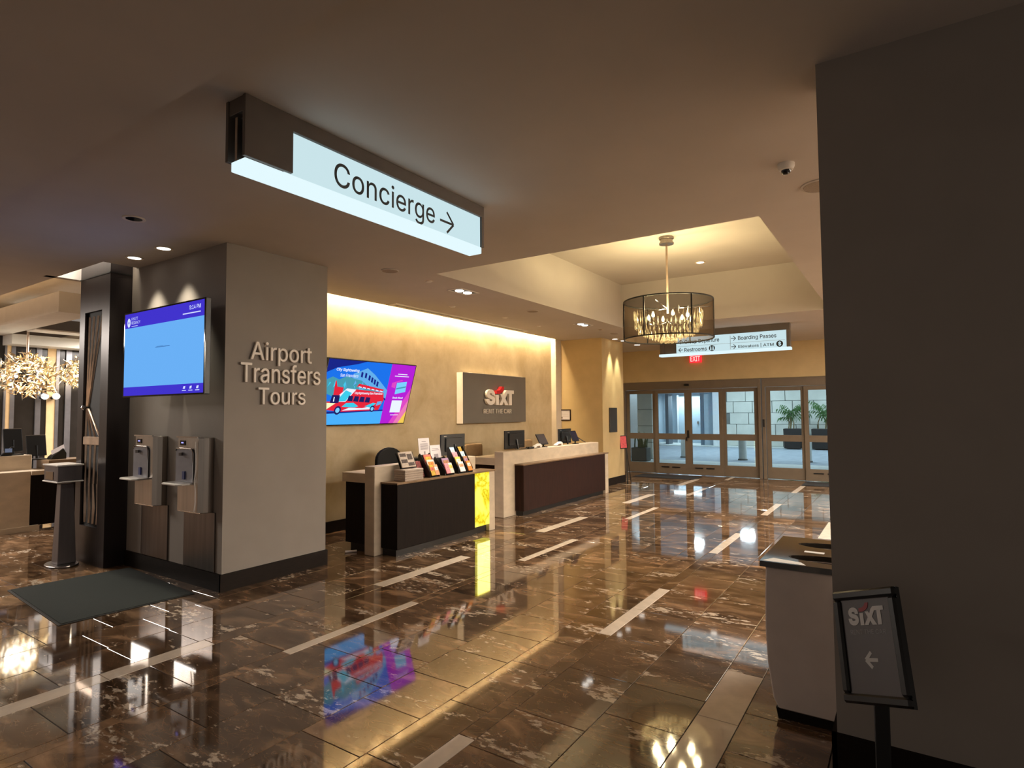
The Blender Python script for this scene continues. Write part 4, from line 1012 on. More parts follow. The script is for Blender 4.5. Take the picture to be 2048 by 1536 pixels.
MB().tube([(-5.40, 5.55, 0.965), (-5.31, 5.55, 1.03), (-5.23, 5.55, 1.06)], 0.018, 8).build('handset', M['black_plastic'], t, smooth=True)
def monitor(cy, cz, x, w_, h_, lean, zbase, label, tilt_y=0.0):
    u_ = Vector((lean, tilt_y, 1)).normalized(); r_ = YA; n_ = XA        # back faces the room (+x)
    n_ = r_.cross(u_).normalized(); cc = Vector((x, cy, cz))
    t = thing('computer_monitor', label, 'monitor', (x, cy, zbase))
    MB().obox(cc, r_, u_, n_, w_/2, h_/2, 0.012).build('screen_shell', M['black_plastic'], t, bevel=0.005)
    MB().obox(cc+n_*0.022, r_, u_, n_, w_*0.33, h_*0.33, 0.014).build('back_housing', M['black_plastic'], t, bevel=0.008)
    MB().obox(cc-n_*0.0125, r_, u_, n_, w_/2-0.012, h_/2-0.012, 0.0008).build('display_glass', M['black_gloss'], t)
    MB().tube([cc+n_*0.04, Vector((x+0.07, cy, zbase+0.1)), Vector((x+0.06, cy, zbase+0.01))], 0.018, 8).build('neck', M['black_plastic'], t, smooth=True)
    MB().box(x-0.07, x+0.13, cy-0.11, cy+0.11, zbase, zbase+0.014).build('foot', M['black_plastic'], t, bevel=0.004)
    MB().obox(cc+n_*0.0128+u_*h_*0.40-r_*w_*0.33, r_, u_, n_, 0.03, 0.005, 0.0006).build('badge', M['steel'], t)
monitor(6.60, 1.15, -5.42, 0.54, 0.30, -0.12, 0.91, 'black computer monitor on the concierge desk seen from behind', 0.18)
# task chair behind the concierge desk
t = thing('task_chair', 'black task chair with rounded back behind the concierge desk', 'chair', (-6.1, 6.03, 0))
pts = [(5.64, 0.80), (6.13, 0.80), (6.13, 0.95)]+[(5.885+0.245*math.cos(a), 0.95+0.17*math.sin(a)) for a in [PI*i/10 for i in range(1, 10)]]+[(5.64, 0.95)]
MB().prism([(a, b-0.12 if b == 0.80 else b) for a, b in pts], (-6.15, 0.15, 0), YA, ZA, 0, 0.06).build('backrest', M['black_fabric'], t, bevel=0.015, seg=2)
MB().box(-6.10, -5.75, 5.80, 6.27, 0.47, 0.55).build('seat', M['black_fabric'], t, bevel=0.02, seg=2)
MB().tube([(-6.12, 6.035, 0.75), (-6.14, 6.035, 0.5), (-6.0, 6.035, 0.45)], 0.02, 8).build('back_support', M['black_plastic'], t)
MB().tube([(-5.92, 6.035, 0.47), (-5.92, 6.035, 0.10)], 0.025, 10).build('gas_column', M['chrome'], t)
for i in range(5):
    a = 2*PI*i/5; e_ = Vector((-5.92+0.27*math.cos(a), 6.035+0.27*math.sin(a), 0.07))
    lg = MB().tube([(-5.92, 6.035, 0.11), tuple(e_)], 0.02, 8).build('base_leg', M['black_plastic'], t)
    MB().lathe([(0.0, -0.03), (0.02, -0.028), (0.03, 0), (0.02, .028), (0, .03)], (e_.x, e_.y, 0.03), 10).build('caster', M['rubber'], lg)
def tan_chair(y, label):
    t = thing('desk_chair', label, 'chair', (-6.15, y, 0), group='tan leather chairs behind the rental desk')
    MB().prism([(-0.25, 0.50), (0.25, 0.50), (0.24, 1.045), (0.21, 1.07), (-0.21, 1.07), (-0.24, 1.045)], (-6.22, y, 0), YA, ZA, 0, 0.07).build('backrest', M['tan_leather'], t, bevel=0.02, seg=2)
    MB().box(-6.15, -5.78, y-0.24, y+0.24, 0.42, 0.52).build('seat', M['tan_leather'], t, bevel=0.025, seg=2)
    for sx in (-6.19, -5.82):
        for sy in (-0.2, 0.2): MB().tube([(sx, y+sy, 0.44), (sx, y+sy, 0.0)], 0.018, 8, 0.013).build('leg', M['wenge'], t)
tan_chair(8.08, 'tan leather chair behind the near end of the rental desk')
tan_chair(9.74, 'tan leather chair behind the middle of the rental desk')

# ================================================================== RENTAL DESK
t = thing('rental_desk', 'long rental desk with cream stone slab and dark brown veneer front', 'desk', (-5.1, 9.1, 0))
MB().box(-5.29, -5.12, 7.45, 10.80, 0, 1.0).build('stone_slab', M['limestone'], t, bevel=0.006)
MB().box(-5.12, -4.955, 7.76, 10.74, 0.07, 0.775).build('front_cabinet', M['wenge'], t, bevel=0.004)
MB().box(-5.12, -4.99, 7.79, 10.7, 0.0, 0.07).build('toe_kick', M['black_plastic'], t)
MB().box(-5.12, -4.945, 7.75, 10.90, 0.775, 0.795).build('ledge', M['ledge'], t, bevel=0.003)
MB().box(-5.12, -4.955, 10.75, 10.89, 0, 0.775).build('end_slab', M['limestone'], t, bevel=0.004)
MB().box(-5.75, -5.29, 7.46, 10.78, 0.79, 0.905).build('worktop', M['limestone'], t, bevel=0.004)
MB().box(-5.70, -5.29, 7.50, 10.75, 0.0, 0.79).build('pedestal', M['wenge'], t, bevel=0.003)
monitor(8.29, 1.15, -5.47, 0.60, 0.30, 0.0, 0.905, 'black monitor on the near end of the rental desk')
monitor(10.09, 1.14, -5.50, 0.50, 0.28, 0.0, 0.905, 'black monitor on the far end of the rental desk')
def tablet(y, z, x, w_, h_, lean, label, tint):
    u_ = Vector((-lean, 0, 1)).normalized(); r_ = YA; n_ = r_.cross(u_).normalized(); cc = Vector((x, y, z))
    t = thing('tablet_terminal', label, 'terminal', (x, y, 1.0))
    MB().obox(cc, r_, u_, n_, w_/2, h_/2, 0.008).build('shell', M['black_plastic'], t, bevel=0.004)
    MB().obox(cc+n_*0.0085, r_, u_, n_, w_/2-0.012, h_/2-0.014, 0.0006).build('display_glass', mat('terminal glass', tint, 0.15), t)
    MB().tube([cc-u_*h_*0.45, (x-0.01, y+0.06, 1.03), (x, y+0.06, 1.005)], 0.013, 8).build('neck', M['black_plastic'], t, smooth=True)
    MB().lathe([(0.0, 1.018), (0.06, 1.012), (0.07, 1.0)], (x, y+0.06, 0), 20).build('foot', M['black_plastic'], t, smooth=True)
    return t
tablet(8.80, 1.135, -5.24, 0.28, 0.20, 0.55, 'tilted black tablet on the middle of the rental desk', C(58, 50, 48))
t = tablet(9.95, 1.150, -5.22, 0.25, 0.21, 0.45, 'black payment terminal in front of the far monitor', C(24, 28, 44))
MB().tube([(-5.20, 10.06, 1.12), (-5.18, 10.22, 1.05), (-5.17, 10.32, 1.02)], 0.009, 6).build('support_arm', M['black_plastic'], t)
def scanner(y, label):
    t = thing('barcode_scanner', label, 'scanner', (-5.2, y, 1.0), group='white scanners on the rental desk')
    MB().prism([(y-0.12, 1.004), (y+0.13, 1.004), (y+0.13, 1.05), (y+0.07, 1.075), (y-0.10, 1.03)], (-5.24, 0, 0), YA, ZA, 0, 0.07).build('body', M['white_plastic'], t, bevel=0.012, seg=2)
    MB().box(-5.235, -5.175, y-0.05, y+0.06, 1.0, 1.004).build('pad', M['rubber'], t)
    MB().box(-5.172, -5.168, y-0.05, y+0.06, 1.012, 1.034).build('window', M['ledge'], t)
scanner(8.56, 'white hand scanner left of the tilted tablet'); scanner(9.30, 'white device right of the tilted tablet')
t = thing('cable_hub', 'small black cable hub between monitor and tablet on the rental desk', 'hub', (-5.19, 8.33, 1.0))
MB().box(-5.23, -5.15, 8.25, 8.40, 1.0, 1.035).build('body', M['black_plastic'], t, bevel=0.006)
MB().tube([(-5.19, 8.25, 1.02), (-5.17, 8.17, 1.012), (-5.2, 8.07, 1.012), (-5.28, 8.01, 1.01)], 0.007, 6).build('cable', M['rubber'], t, smooth=True)

# ---- wall sign over the rental desk
t = thing('rental_sign', 'grey wall board with raised SIXT letters and RENT THE CAR below', 'sign', (-6.46, 9.1, 1.42))
MB().box(-6.515, -6.385, 8.06, 10.10, 1.415, 2.31).build('board', M['gray_board'], t, bevel=0.003)
MB().box(-6.515, -6.384, 8.052, 8.062, 1.415, 2.31).build('board_side', M['board_edge'], t)
def sixt(t, o, r, u, wd, ht, h0, dp, ml, mr):
    """S, dotless i with a swoosh, x and T in a heavy face; o is the lower left corner"""
    o, r, u = Vector(o), Vector(r), Vector(u)
    m = MB(); text(m, 'S', o, r, u, wd*0.30, ht, h=h0, depth=dp, bold=0.045); m.build('letter', ml, t)
    def P(poly): return [(a*wd, b*ht) for a, b in poly]
    m = MB(); m.prism(P([(0.335, 0.0), (0.435, 0.0), (0.435, 0.66), (0.335, 0.66)]), o, r, u, h0, h0+dp); m.build('letter', ml, t)
    m = MB(); m.prism(P([(0.445, 0.0), (0.56, 0.0), (0.612, 0.24), (0.668, 0.0), (0.79, 0.0), (0.675, 0.43), (0.755, 0.77), (1.0, 0.77), (1.0, 1.0), (0.72, 1.0), (0.66, 0.86), (0.612, 0.62), (0.58, 0.73), (0.49, 0.73), (0.555, 0.42)]), o, r, u, h0, h0+dp); m.build('letter', ml, t)
    m = MB(); m.prism(P([(0.815, 0.0), (0.92, 0.0), (0.92, 0.768), (0.815, 0.768)]), o, r, u, h0, h0+dp); m.build('letter', ml, t)
    m = MB(); m.prism(P([(0.325, 0.73), (0.44, 0.74), (0.53, 0.84), (0.585, 0.98), (0.61, 1.22), (0.52, 1.22), (0.485, 1.06), (0.42, 0.96), (0.325, 0.94)]), o, r, u, h0, h0+dp*1.3); m.build('swoosh', mr, t)
sixt(t, (-6.385, 8.665, 1.742), YA, ZA, 0.90, 0.285, 0.012, 0.055, M['letter'], M['red'])
m = MB(); text(m, 'RENT THE CAR', (-6.385, 8.64, 1.585), YA, ZA, 0.90, 0.085, h=0.008, depth=0.02, bold=-0.004); m.build('tagline', M['letter'], t)
light('AREA', 'board_glow', (-6.45, 9.1, 2.318), 1.2, WARM, t, size=0.05, size_y=1.9, aim=(-6.45, 9.1, 4))

# ---- tilted advert screen on the plaster wall
tl = 0.29574; Lw = 1.634; Lh = Lw*0.5625; yc = 5.801
ux = Vector((math.sin(tl), 0, math.cos(tl)))
o = Vector((-6.40, yc-Lw/2, 1.445))
t = thing('advert_screen', 'tilted wall screen with red sightseeing bus and purple advert panel', 'screen', (-6.45, yc, 1.445))
tv_frame(t, o, YA, ux, Lw, Lh, 0.04, 0.012)
MB().box(-6.52, -6.42, yc-0.25, yc+0.25, 1.62, 1.95).build('wall_bracket', M['black_plastic'], t)
MB().tube([(-6.46, yc, 1.9), (-6.32, yc, 2.0)], 0.025, 8).build('tilt_arm', M['black_plastic'], t)
ad = [emat('advert '+n, C(*c_), s) for n, c_, s in [('sky', (28, 110, 226), 1), ('road', (72, 170, 242), 1), ('navy', (24, 36, 130), 1), ('building', (96, 168, 226), 1), ('trees', (70, 150, 170), 1), ('red', (222, 38, 58), 1), ('dark', (34, 30, 92), 1), ('white', (226, 234, 255), 1), ('cyan', (60, 196, 226), 1), ('purple', (174, 32, 206), 1), ('pink', (226, 120, 176), 1), ('yellow', (236, 196, 84), 1), ('magenta', (214, 70, 190), 1), ('card', (120, 200, 246), 1), ('pale yellow', (240, 240, 190), 1)]]
IX = {n: i for i, n in enumerate(['sky', 'road', 'navy', 'building', 'trees', 'red', 'dark', 'white', 'cyan', 'purple', 'pink', 'yellow', 'magenta', 'card', 'pale'])}
m = MB(); Wd, Hd = Lw-0.024, Lh-0.024; oo = o+YA*0.012+ux*0.012
lay = [0.0045]
def A(cn, poly):
    lay[0] += 0.00006; m.cur = IX[cn]; m.flat([(a*Wd, b*Hd) for a, b in poly], oo, YA, ux, lay[0])
A('sky', [(0, 0), (0.72, 0), (0.72, 1), (0, 1)])
A('navy', [(0, 0.80), (0.10, 0.88), (0.30, 0.95), (0.40, 1), (0, 1)])
A('purple', [(0.695, 0), (1, 0), (1, 1), (0.695, 1)])
A('magenta', [(0.80, 0), (1, 0), (1, 0.62)]); A('pink', [(0.86, 0), (1, 0), (1, 0.42)]); A('yellow', [(0.92, 0), (1, 0), (1, 0.22)])
A('building', [(0.28, 0.45), (0.28, 0.80), (0.42, 0.90), (0.52, 0.80), (0.70, 0.56), (0.70, 0.40), (0.3, 0.40)])
for i, (a, b) in enumerate([(0.36, .79), (0.405, .78), (0.45, .745), (0.485, .715), (0.52, .685), (0.555, .655)]):
    A('navy', [(a, b-0.03), (a+0.022, b-0.045), (a+0.022, b+0.035), (a, b+0.05)])
for i in range(5): A('navy', [(0.46+i*0.05, 0.60-i*0.045), (0.50+i*0.05, 0.57-i*0.045), (0.50+i*0.05, 0.60-i*0.045), (0.46+i*0.05, 0.63-i*0.045)])
A('trees', [(0, 0.50), (0, 0.68), (0.07, 0.74), (0.14, 0.70), (0.22, 0.76), (0.30, 0.72), (0.38, 0.70), (0.46, 0.62), (0.60, 0.52), (0.60, 0.44), (0.1, 0.44)])
for i in range(14): q = random.random(); A('cyan' if i % 2 else 'building', [(0.03+q*0.4, 0.52+0.14*random.random()), (0.06+q*0.4, 0.54+0.12*random.random()), (0.045+q*0.4, 0.60+0.1*random.random())])
A('road', [(0, 0), (0.695, 0), (0.695, 0.215), (0.30, 0.19), (0, 0.165)])
A('navy', [(0, 0.165), (0.695, 0.215), (0.695, 0.235), (0, 0.20)])
A('red', [(0.02, 0.24), (0.22, 0.20), (0.64, 0.23), (0.66, 0.32), (0.68, 0.40), (0.66, 0.52), (0.34, 0.56), (0.28, 0.50), (0.25, 0.36), (0.06, 0.36)])
A('red', [(0.11, 0.46), (0.20, 0.46), (0.20, 0.58), (0.135, 0.59), (0.115, 0.68), (0.105, 0.68)])
A('red', [(0.34, 0.60), (0.64, 0.53), (0.66, 0.57), (0.36, 0.65)])
for i in range(6): A('white', [(0.36+i*0.05, 0.595-i*0.011), (0.395+i*0.05, 0.585-i*0.011), (0.395+i*0.05, 0.60-i*0.011), (0.36+i*0.05, 0.61-i*0.011)])
A('white', [(0.10, 0.355), (0.25, 0.36), (0.34, 0.555), (0.24, 0.57)]); A('cyan', [(0.15, 0.36), (0.25, 0.37), (0.30, 0.50), (0.23, 0.54)])
A('dark', [(0.09, 0.33), (0.18, 0.34), (0.18, 0.46), (0.10, 0.46)]); A('white', [(0.12, 0.36), (0.13, 0.36), (0.13, 0.43), (0.12, 0.43)])
for i in range(4): A('dark', [(0.265+i*0.065, 0.375-i*0.006), (0.322+i*0.065, 0.368-i*0.006), (0.322+i*0.065, 0.452-i*0.006), (0.275+i*0.065, 0.458-i*0.006)])
A('cyan', [(0.22, 0.28), (0.26, 0.34), (0.34, 0.345), (0.40, 0.29), (0.36, 0.27)]); A('white', [(0.23, 0.22), (0.60, 0.245), (0.56, 0.30), (0.45, 0.26), (0.30, 0.265)])
A('cyan', [(0.47, 0.29), (0.56, 0.35), (0.60, 0.34), (0.54, 0.27)]); A('building', [(0.60, 0.30), (0.66, 0.33), (0.66, 0.38), (0.61, 0.37)])
A('pale', [(0.035, 0.20), (0.05, 0.34), (0.15, 0.335)])
for (cx_, cz_, r_) in [(0.185, 0.225, 0.036), (0.565, 0.25, 0.028)]:
    A('dark', [(cx_+r_*math.cos(i*PI/8), cz_+r_*1.9*math.sin(i*PI/8)) for i in range(16)]); A('card', [(cx_+r_*.6*math.cos(i*PI/8), cz_+r_*1.1*math.sin(i*PI/8)) for i in range(16)])
A('card', [(0.80, 0.50), (0.93, 0.545), (0.925, 0.72), (0.80, 0.695)]); A('trees', [(0.805, 0.58), (0.925, 0.62), (0.925, 0.645), (0.805, 0.605)]); A('magenta', [(0.74, 0.62), (0.79, 0.60), (0.79, 0.70), (0.87, 0.73), (0.86, 0.75), (0.74, 0.69)])
A('white', [(0.785, 0.19), (0.915, 0.19), (0.915, 0.395), (0.785, 0.395)])
m.cur = IX['white']; hq = lay[0]+0.0004
def T(body, a, b, w_, h_, bold=0.0, al='L'): text(m, body, oo+YA*a*Wd+ux*b*Hd, YA, ux, w_*Wd, h_*Hd, h=hq, bold=bold, align=al)
T('City Sightseeing', 0.09, 0.82, 0.24, 0.055, 0.02); T('San Francisco', 0.14, 0.745, 0.19, 0.05, 0.01); T('CitySightseeing San Francisco', 0.33, 0.475, 0.32, 0.045, 0.02)
T('Book Now!', 0.85, 0.425, 0.13, 0.032, 0.02, 'C')
for (a, b, w_) in [(0.79, 0.835, 0.06), (0.755, 0.80, 0.09), (0.80, 0.14, 0.05)]: m.flat([((a)*Wd, b*Hd), ((a+2*w_)*Wd, b*Hd), ((a+2*w_)*Wd, (b+0.012)*Hd), (a*Wd, (b+0.012)*Hd)], oo, YA, ux, hq)
m.build('display', ad, t, recalc=False)

# ---- certificate, plaque, easel sign
t = thing('framed_certificate', 'small certificate in a dark frame on the golden return wall', 'picture', (-6.31, 11.61, 1.41))
f = MB(); f.box(-6.455, -6.165, 11.598, 11.618, 1.415, 1.435); f.box(-6.455, -6.165, 11.598, 11.618, 1.64, 1.66); f.box(-6.455, -6.435, 11.598, 11.618, 1.435, 1.64); f.box(-6.185, -6.165, 11.598, 11.618, 1.435, 1.64); f.build('frame', M['wenge'], t)
MB().box(-6.435, -6.185, 11.608, 11.616, 1.435, 1.64).build('document', M['paper'], t)
m = MB()
for q in range(4): m.flat([(-6.40, 1.58-q*0.025), (-6.22, 1.58-q*0.025), (-6.22, 1.583-q*0.025), (-6.40, 1.583-q*0.025)], (0, 11.6075, 0), XA, ZA)
m.flat(disc(-6.385, 1.475, 0.018, 14), (0, 11.6075, 0), XA, ZA); m.build('print', M['ledge'], t, recalc=False)
t = thing('wall_plaque', 'dark bronze plaque with corner studs on the lit pier', 'plaque', (-5.385, 12.14, 1.15))
MB().box(-5.398, -5.375, 11.94, 12.33, 1.15, 1.69).build('plate', mat('dark plaque', C(40, 33, 26), 0.5, metal=0.0, noise=0.15), t, bevel=0.003)
for yy in (11.965, 12.305):
    for zz in (1.175, 1.665): MB().lathe([(0, 0.0), (0.014, 0.0), (0.014, 0.010), (0.0, 0.012)], (0, 0, 0), 12).build('stud', M['chrome'], t).matrix_local = Matrix.Translation(Vector((-5.375, yy, zz))-Vector((-5.385, 12.14, 1.15))) @ Matrix.Rotation(PI/2, 4, 'Y')
t = thing('easel_sign', 'thin black easel holding a small red notice beside the plaque pier', 'sign', (-5.18, 12.4, 0))
MB().tube([(-5.16, 12.35, 0.0), (-5.30, 12.62, 0.92)], 0.014, 8).build('post', M['black_frame'], t)
MB().tube([(-5.24, 12.74, 0.0), (-5.29, 12.60, 0.80)], 0.010, 8).build('rear_leg', M['black_frame'], t)
cc = Vector((-5.335, 12.56, 0.915)); u_ = Vector((-0.10, 0.05, 1)).normalized(); r_ = Vector((0.9, 0.43, 0)).normalized(); n_ = r_.cross(u_).normalized(); r_ = u_.cross(n_)
MB().obox(cc, r_, u_, n_, 0.085, 0.15, 0.008).build('frame', M['black_frame'], t, bevel=0.003)
MB().obox(cc+n_*0.0085, r_, u_, n_, 0.068, 0.132, 0.001).build('notice', mat('pink red notice', C(206, 84, 92), 0.5, noise=0.15, scale=30), t)

# ---- floor mats
def floor_mat(x, y, wd, dp, rz, label, m_):
    t = thing('floor_mat', label, 'mat', (x, y, 0.001), rz)
    Mx = mtx(t)
    def bx(n, a0, a1, b0, b1, z0, z1, mm, bv=0.0):
        g_ = MB().box(a0, a1, b0, b1, z0, z1); g_.v = [Mx @ (p-Vector((0, 0, 0.001))) for p in g_.v]; g_.build(n, mm, t, bevel=bv)
    bx('rubber_border', -wd/2, wd/2, -dp/2, dp/2, 0.001, 0.006, M['rubber'], 0.002)
    bx('carpet', -wd/2+0.02, wd/2-0.02, -dp/2+0.02, dp/2-0.02, 0.006, 0.010, m_)
floor_mat(-6.13, 2.45, 1.50, 1.0, math.radians(-4.5), 'charcoal green carpet mat below the bottle fillers', M['mat_green'])
floor_mat(-4.92, 14.25, 1.5, 0.75, 0.0, 'black entrance mat inside the left sliding door', M['mat_black'])
floor_mat(-1.15, 14.35, 1.5, 0.75, 0.0, 'black entrance mat inside the right sliding door', M['mat_black'])
t = thing('paper_roll', 'short white paper tube lying on the floor by the concierge desk', 'paper', (-5.37, 4.70, 0.0))
MB().tube([(-5.42, 4.66, 0.014), (-5.34, 4.76, 0.014)], 0.013, 10).build('tube', M['paper'], t, smooth=True)
MB().tube([(-5.424, 4.655, 0.014), (-5.42, 4.66, 0.014)], 0.010, 10).build('end', M['ledge'], t)

# ================================================================== RIGHT FOREGROUND
t = thing('waste_bin', 'tall twin waste bin with curved pale side and black slotted top', 'bin', (-0.33, 3.75, 0))
prof = [(-0.600, 0.0), (-0.625, 0.10), (-0.648, 0.28), (-0.655, 0.45), (-0.652, 0.62), (-0.645, 0.775), (0.02, 0.775), (0.03, 0.45), (-0.02, 0.0)]
MB().prism([(a, max(b, 0.05)) for a, b in prof], (0, 3.39, 0), XA, ZA, 0.0, -0.70).build('body', mat('pale grey laminate', C(206, 192, 182), 0.45, noise=0.04), t, bevel=0.006)
MB().prism([(-0.605, 0.0), (-0.615, 0.05), (-0.02, 0.05), (-0.02, 0.0)], (0, 3.40, 0), XA, ZA, 0.0, -0.68).build('plinth', M['base'], t)
# polished top with two lens shaped openings
top = MB(); zt0, zt1 = 0.775, 0.805
def lens(cx, cy, a, b, n=20): return [(cx+a*math.cos(2*PI*i/n), cy+b*math.sin(2*PI*i/n)) for i in range(n)]
bm = bmesh.new()
outer = [(-0.672, 3.375), (0.05, 3.375), (0.05, 4.11), (-0.672, 4.11)]
holes = [lens(-0.31, 3.56, 0.25, 0.085), lens(-0.31, 3.92, 0.25, 0.085)]
edges = []
for loop in [outer]+holes:
    vs = [bm.verts.new((a, b, zt1)) for a, b in loop]
    edges += [bm.edges.new((vs[i], vs[(i+1) % len(vs)])) for i in range(len(vs))]
bmesh.ops.triangle_fill(bm, use_beauty=True, edges=edges)
r = bmesh.ops.extrude_face_region(bm, geom=bm.faces[:])
for v in r['geom']:
    if isinstance(v, bmesh.types.BMVert): v.co.z = zt0
bmesh.ops.recalc_face_normals(bm, faces=bm.faces)
bm.verts.index_update()
top.add([v.co.copy() for v in bm.verts], [[v.index for v in f.verts] for f in bm.faces]); bm.free()
top.build('top', mat('polished black stone', C(42, 36, 30), 0.06, ior=2.0), t)
for cy in (3.56, 3.92):
    MB().prism(lens(-0.31, cy, 0.252, 0.087), (0, 0, 0), XA, YA, 0.45, 0.772).build('liner', mat('dark liner', C(34, 24, 18), 0.4, noise=0.1), t)
    MB().prism(lens(-0.31, cy, 0.235, 0.07), (0, 0, 0), XA, YA, 0.772, 0.776).build('opening', M['base'], t)
MB().box(-0.50, -0.40, 3.70, 3.74, zt1, zt1+0.001).build('label_plate', M['white_paint'], t)
MB().prism([(-0.665, 3.385), (-0.45, 3.385), (-0.48, 3.44), (-0.62, 3.47)], (0, 0, 0), XA, YA, zt1, zt1+0.001).build('sticker', M['white_paint'], t)

t = thing('floor_sign', 'black framed floor stand sign with SIXT lettering and a left arrow', 'sign', (-0.11, 2.62, 0))
yw, ti, ro = math.radians(-42.6), math.radians(-13.5), math.radians(20.7)
r0 = Vector((math.cos(yw), math.sin(yw), 0)); n0 = Vector((math.sin(yw), -math.cos(yw), 0)); u0 = ZA*math.cos(ti)+n0*math.sin(ti)
rr_ = r0*math.cos(ro)+u0*math.sin(ro); uu_ = -r0*math.sin(ro)+u0*math.cos(ro); nn_ = rr_.cross(uu_)
cb = Vector((-0.122, 2.613, 0.505)); w_, h_ = 0.30, 0.413
P0 = cb-rr_*w_/2
MB().obox(cb+uu_*h_/2-nn_*0.012, rr_, uu_, nn_, w_/2, h_/2, 0.008).build('backing', M['black_frame'], t)
for a0, a1, b0, b1 in ((0, w_, 0, 0.035), (0, w_, h_-0.035, h_), (0, 0.035, 0.035, h_-0.035), (w_-0.035, w_, 0.035, h_-0.035)):
    MB().obox(P0+rr_*(a0+a1)/2+uu_*(b0+b1)/2, rr_, uu_, nn_, (a1-a0)/2, (b1-b0)/2, 0.012).build('frame_bar', M['black_frame'], t, bevel=0.008)
MB().obox(cb+uu_*h_/2-nn_*0.003, rr_, uu_, nn_, w_/2-0.033, h_/2-0.033, 0.001).build('poster', mat('dark grey poster', C(86, 80, 80), 0.4, noise=0.05), t)
sixt(t, P0+rr_*0.065+uu_*(h_-0.133), rr_, uu_, 0.17, 0.068, -0.001, 0.0008, mat('pale poster print', C(205, 200, 196), 0.5, noise=0.02), mat('red poster print', C(150, 60, 64), 0.5, noise=0.02))
m = MB(); text(m, 'RENT THE CAR', P0+rr_*0.067+uu_*(h_-0.166), rr_, uu_, 0.165, 0.017, h=-0.0012); m.build('tagline', mat('grey poster print', C(150, 146, 144), 0.5, noise=0.02), t, recalc=False)
m = MB(); arrow(m, P0+rr_*0.152+uu_*0.155, rr_, uu_, 0.055, 0.013, (-1, 0), -0.0012); m.build('arrow', mat('arrow print', C(190, 186, 182), 0.5, noise=0.02), t)
MB().box(-0.135, -0.085, 2.628, 2.66, 0.02, 0.52).build('post', M['black_frame'], t, bevel=0.004)
MB().prism(lens(-0.11, 2.64, 0.17, 0.14, 28), (0, 0, 0), XA, YA, 0.0, 0.022).build('base', M['black_frame'], t, bevel=0.004)

# ================================================================== LOBBY ON THE LEFT
# sanitiser podium
t = thing('podium_stand', 'slim tapered metal podium with a boxed top beside the clad pillar', 'podium', (-7.65, 2.7, 0))
MB().add([(-7.68, 2.60, 0.02), (-7.52, 2.60, 0.02), (-7.52, 2.77, 0.02), (-7.68, 2.77, 0.02), (-7.62, 2.61, 0.87), (-7.52, 2.61, 0.87), (-7.52, 2.73, 0.87), (-7.62, 2.73, 0.87)],
         [(3, 2, 1, 0), (4, 5, 6, 7), (0, 1, 5, 4), (1, 2, 6, 5), (2, 3, 7, 6), (3, 0, 4, 7)]).build('column', M['podium'], t, bevel=0.004)
MB().box(-7.87, -7.50, 2.575, 2.80, 0.90, 1.06).build('box', M['podium'], t, bevel=0.004)
MB().box(-7.89, -7.49, 2.565, 2.81, 1.06, 1.077).build('top_plate', M['sheen_steel'], t, bevel=0.003)
MB().box(-7.89, -7.49, 2.565, 2.81, 0.885, 0.90).build('lower_plate', M['sheen_steel'], t, bevel=0.003)
MB().prism([(-7.60+0.22*math.cos(2*PI*i/28), 2.665+0.14*math.sin(2*PI*i/28)) for i in range(28)], (0, 0, 0), XA, YA, 0.0, 0.02).build('base_plate', M['steel_dark'], t, bevel=0.005)
MB().box(-7.82, -7.62, 2.570, 2.576, 0.915, 1.0).build('label_panel', M['ledge'], t)
# lobby desk
t = thing('lobby_desk', 'cream stone lobby desk with raised ledge at the far left', 'desk', (-10.5, 3.3, 0))
MB().box(-10.75, -10.25, 2.45, 3.20, 0.0, 0.83).build('stone_end', M['limestone'], t, bevel=0.006)
MB().box(-10.70, -10.28, 3.20, 5.2, 0.06, 0.77).build('front_panel', M['wenge_black'], t)
MB().box(-10.75, -10.22, 3.20, 5.2, 0.77, 0.83).build('desk_top', M['limestone'], t, bevel=0.004)
MB().box(-10.95, -10.55, 2.3, 3.30, 0.83, 1.04).build('raised_ledge', M['limestone'], t, bevel=0.005)
MB().box(-10.28, -10.20, 2.4, 3.30, 0.0, 0.07).build('plinth', M['limestone'], t)
MB().box(-10.75, -10.3, 3.42, 5.2, 0.83, 0.96).build('transaction_shelf', M['ledge'], t)
def lobby_monitor(y, z, w_, h_, label, lean):
    t = thing('lobby_monitor', label, 'monitor', (-10.7, y, z))
    u_ = Vector((-0.25, lean, 1)).normalized(); n_ = YA.cross(u_).normalized(); cc = Vector((-10.72, y, z+0.05+h_/2))
    MB().obox(cc, YA, u_, n_, w_/2, h_/2, 0.012).build('screen_shell', M['black_plastic'], t, bevel=0.005)
    MB().obox(cc+u_*h_*0.5, YA, u_, n_, w_/2-0.004, 0.004, 0.011).build('top_edge', M['steel'], t)
    MB().tube([cc, (-10.68, y, z+0.02)], 0.02, 8).build('neck', M['black_plastic'], t)
    MB().box(-10.80, -10.60, y-0.1, y+0.1, z, z+0.015).build('foot', M['black_plastic'], t, bevel=0.003)
lobby_monitor(3.40, 0.96, 0.24, 0.31, 'slanted black monitor on the lobby desk, right one', 0.0)
lobby_monitor(3.12, 1.04, 0.22, 0.33, 'black monitor on the lobby desk ledge, left one', 0.0)
t = thing('card_reader', 'small tilted card reader with pale screen on the lobby ledge', 'terminal', (-10.62, 2.98, 1.04))
MB().prism([(2.93, 1.04), (3.07, 1.04), (3.10, 1.16), (3.07, 1.17)], (-10.595, 0, 0), YA, ZA, 0, 0.04).build('body', M['black_plastic'], t, bevel=0.004)
MB().box(-10.555, -10.551, 2.99, 3.07, 1.09, 1.145).build('screen', emat('reader screen', C(120, 128, 150), 0.6), t)
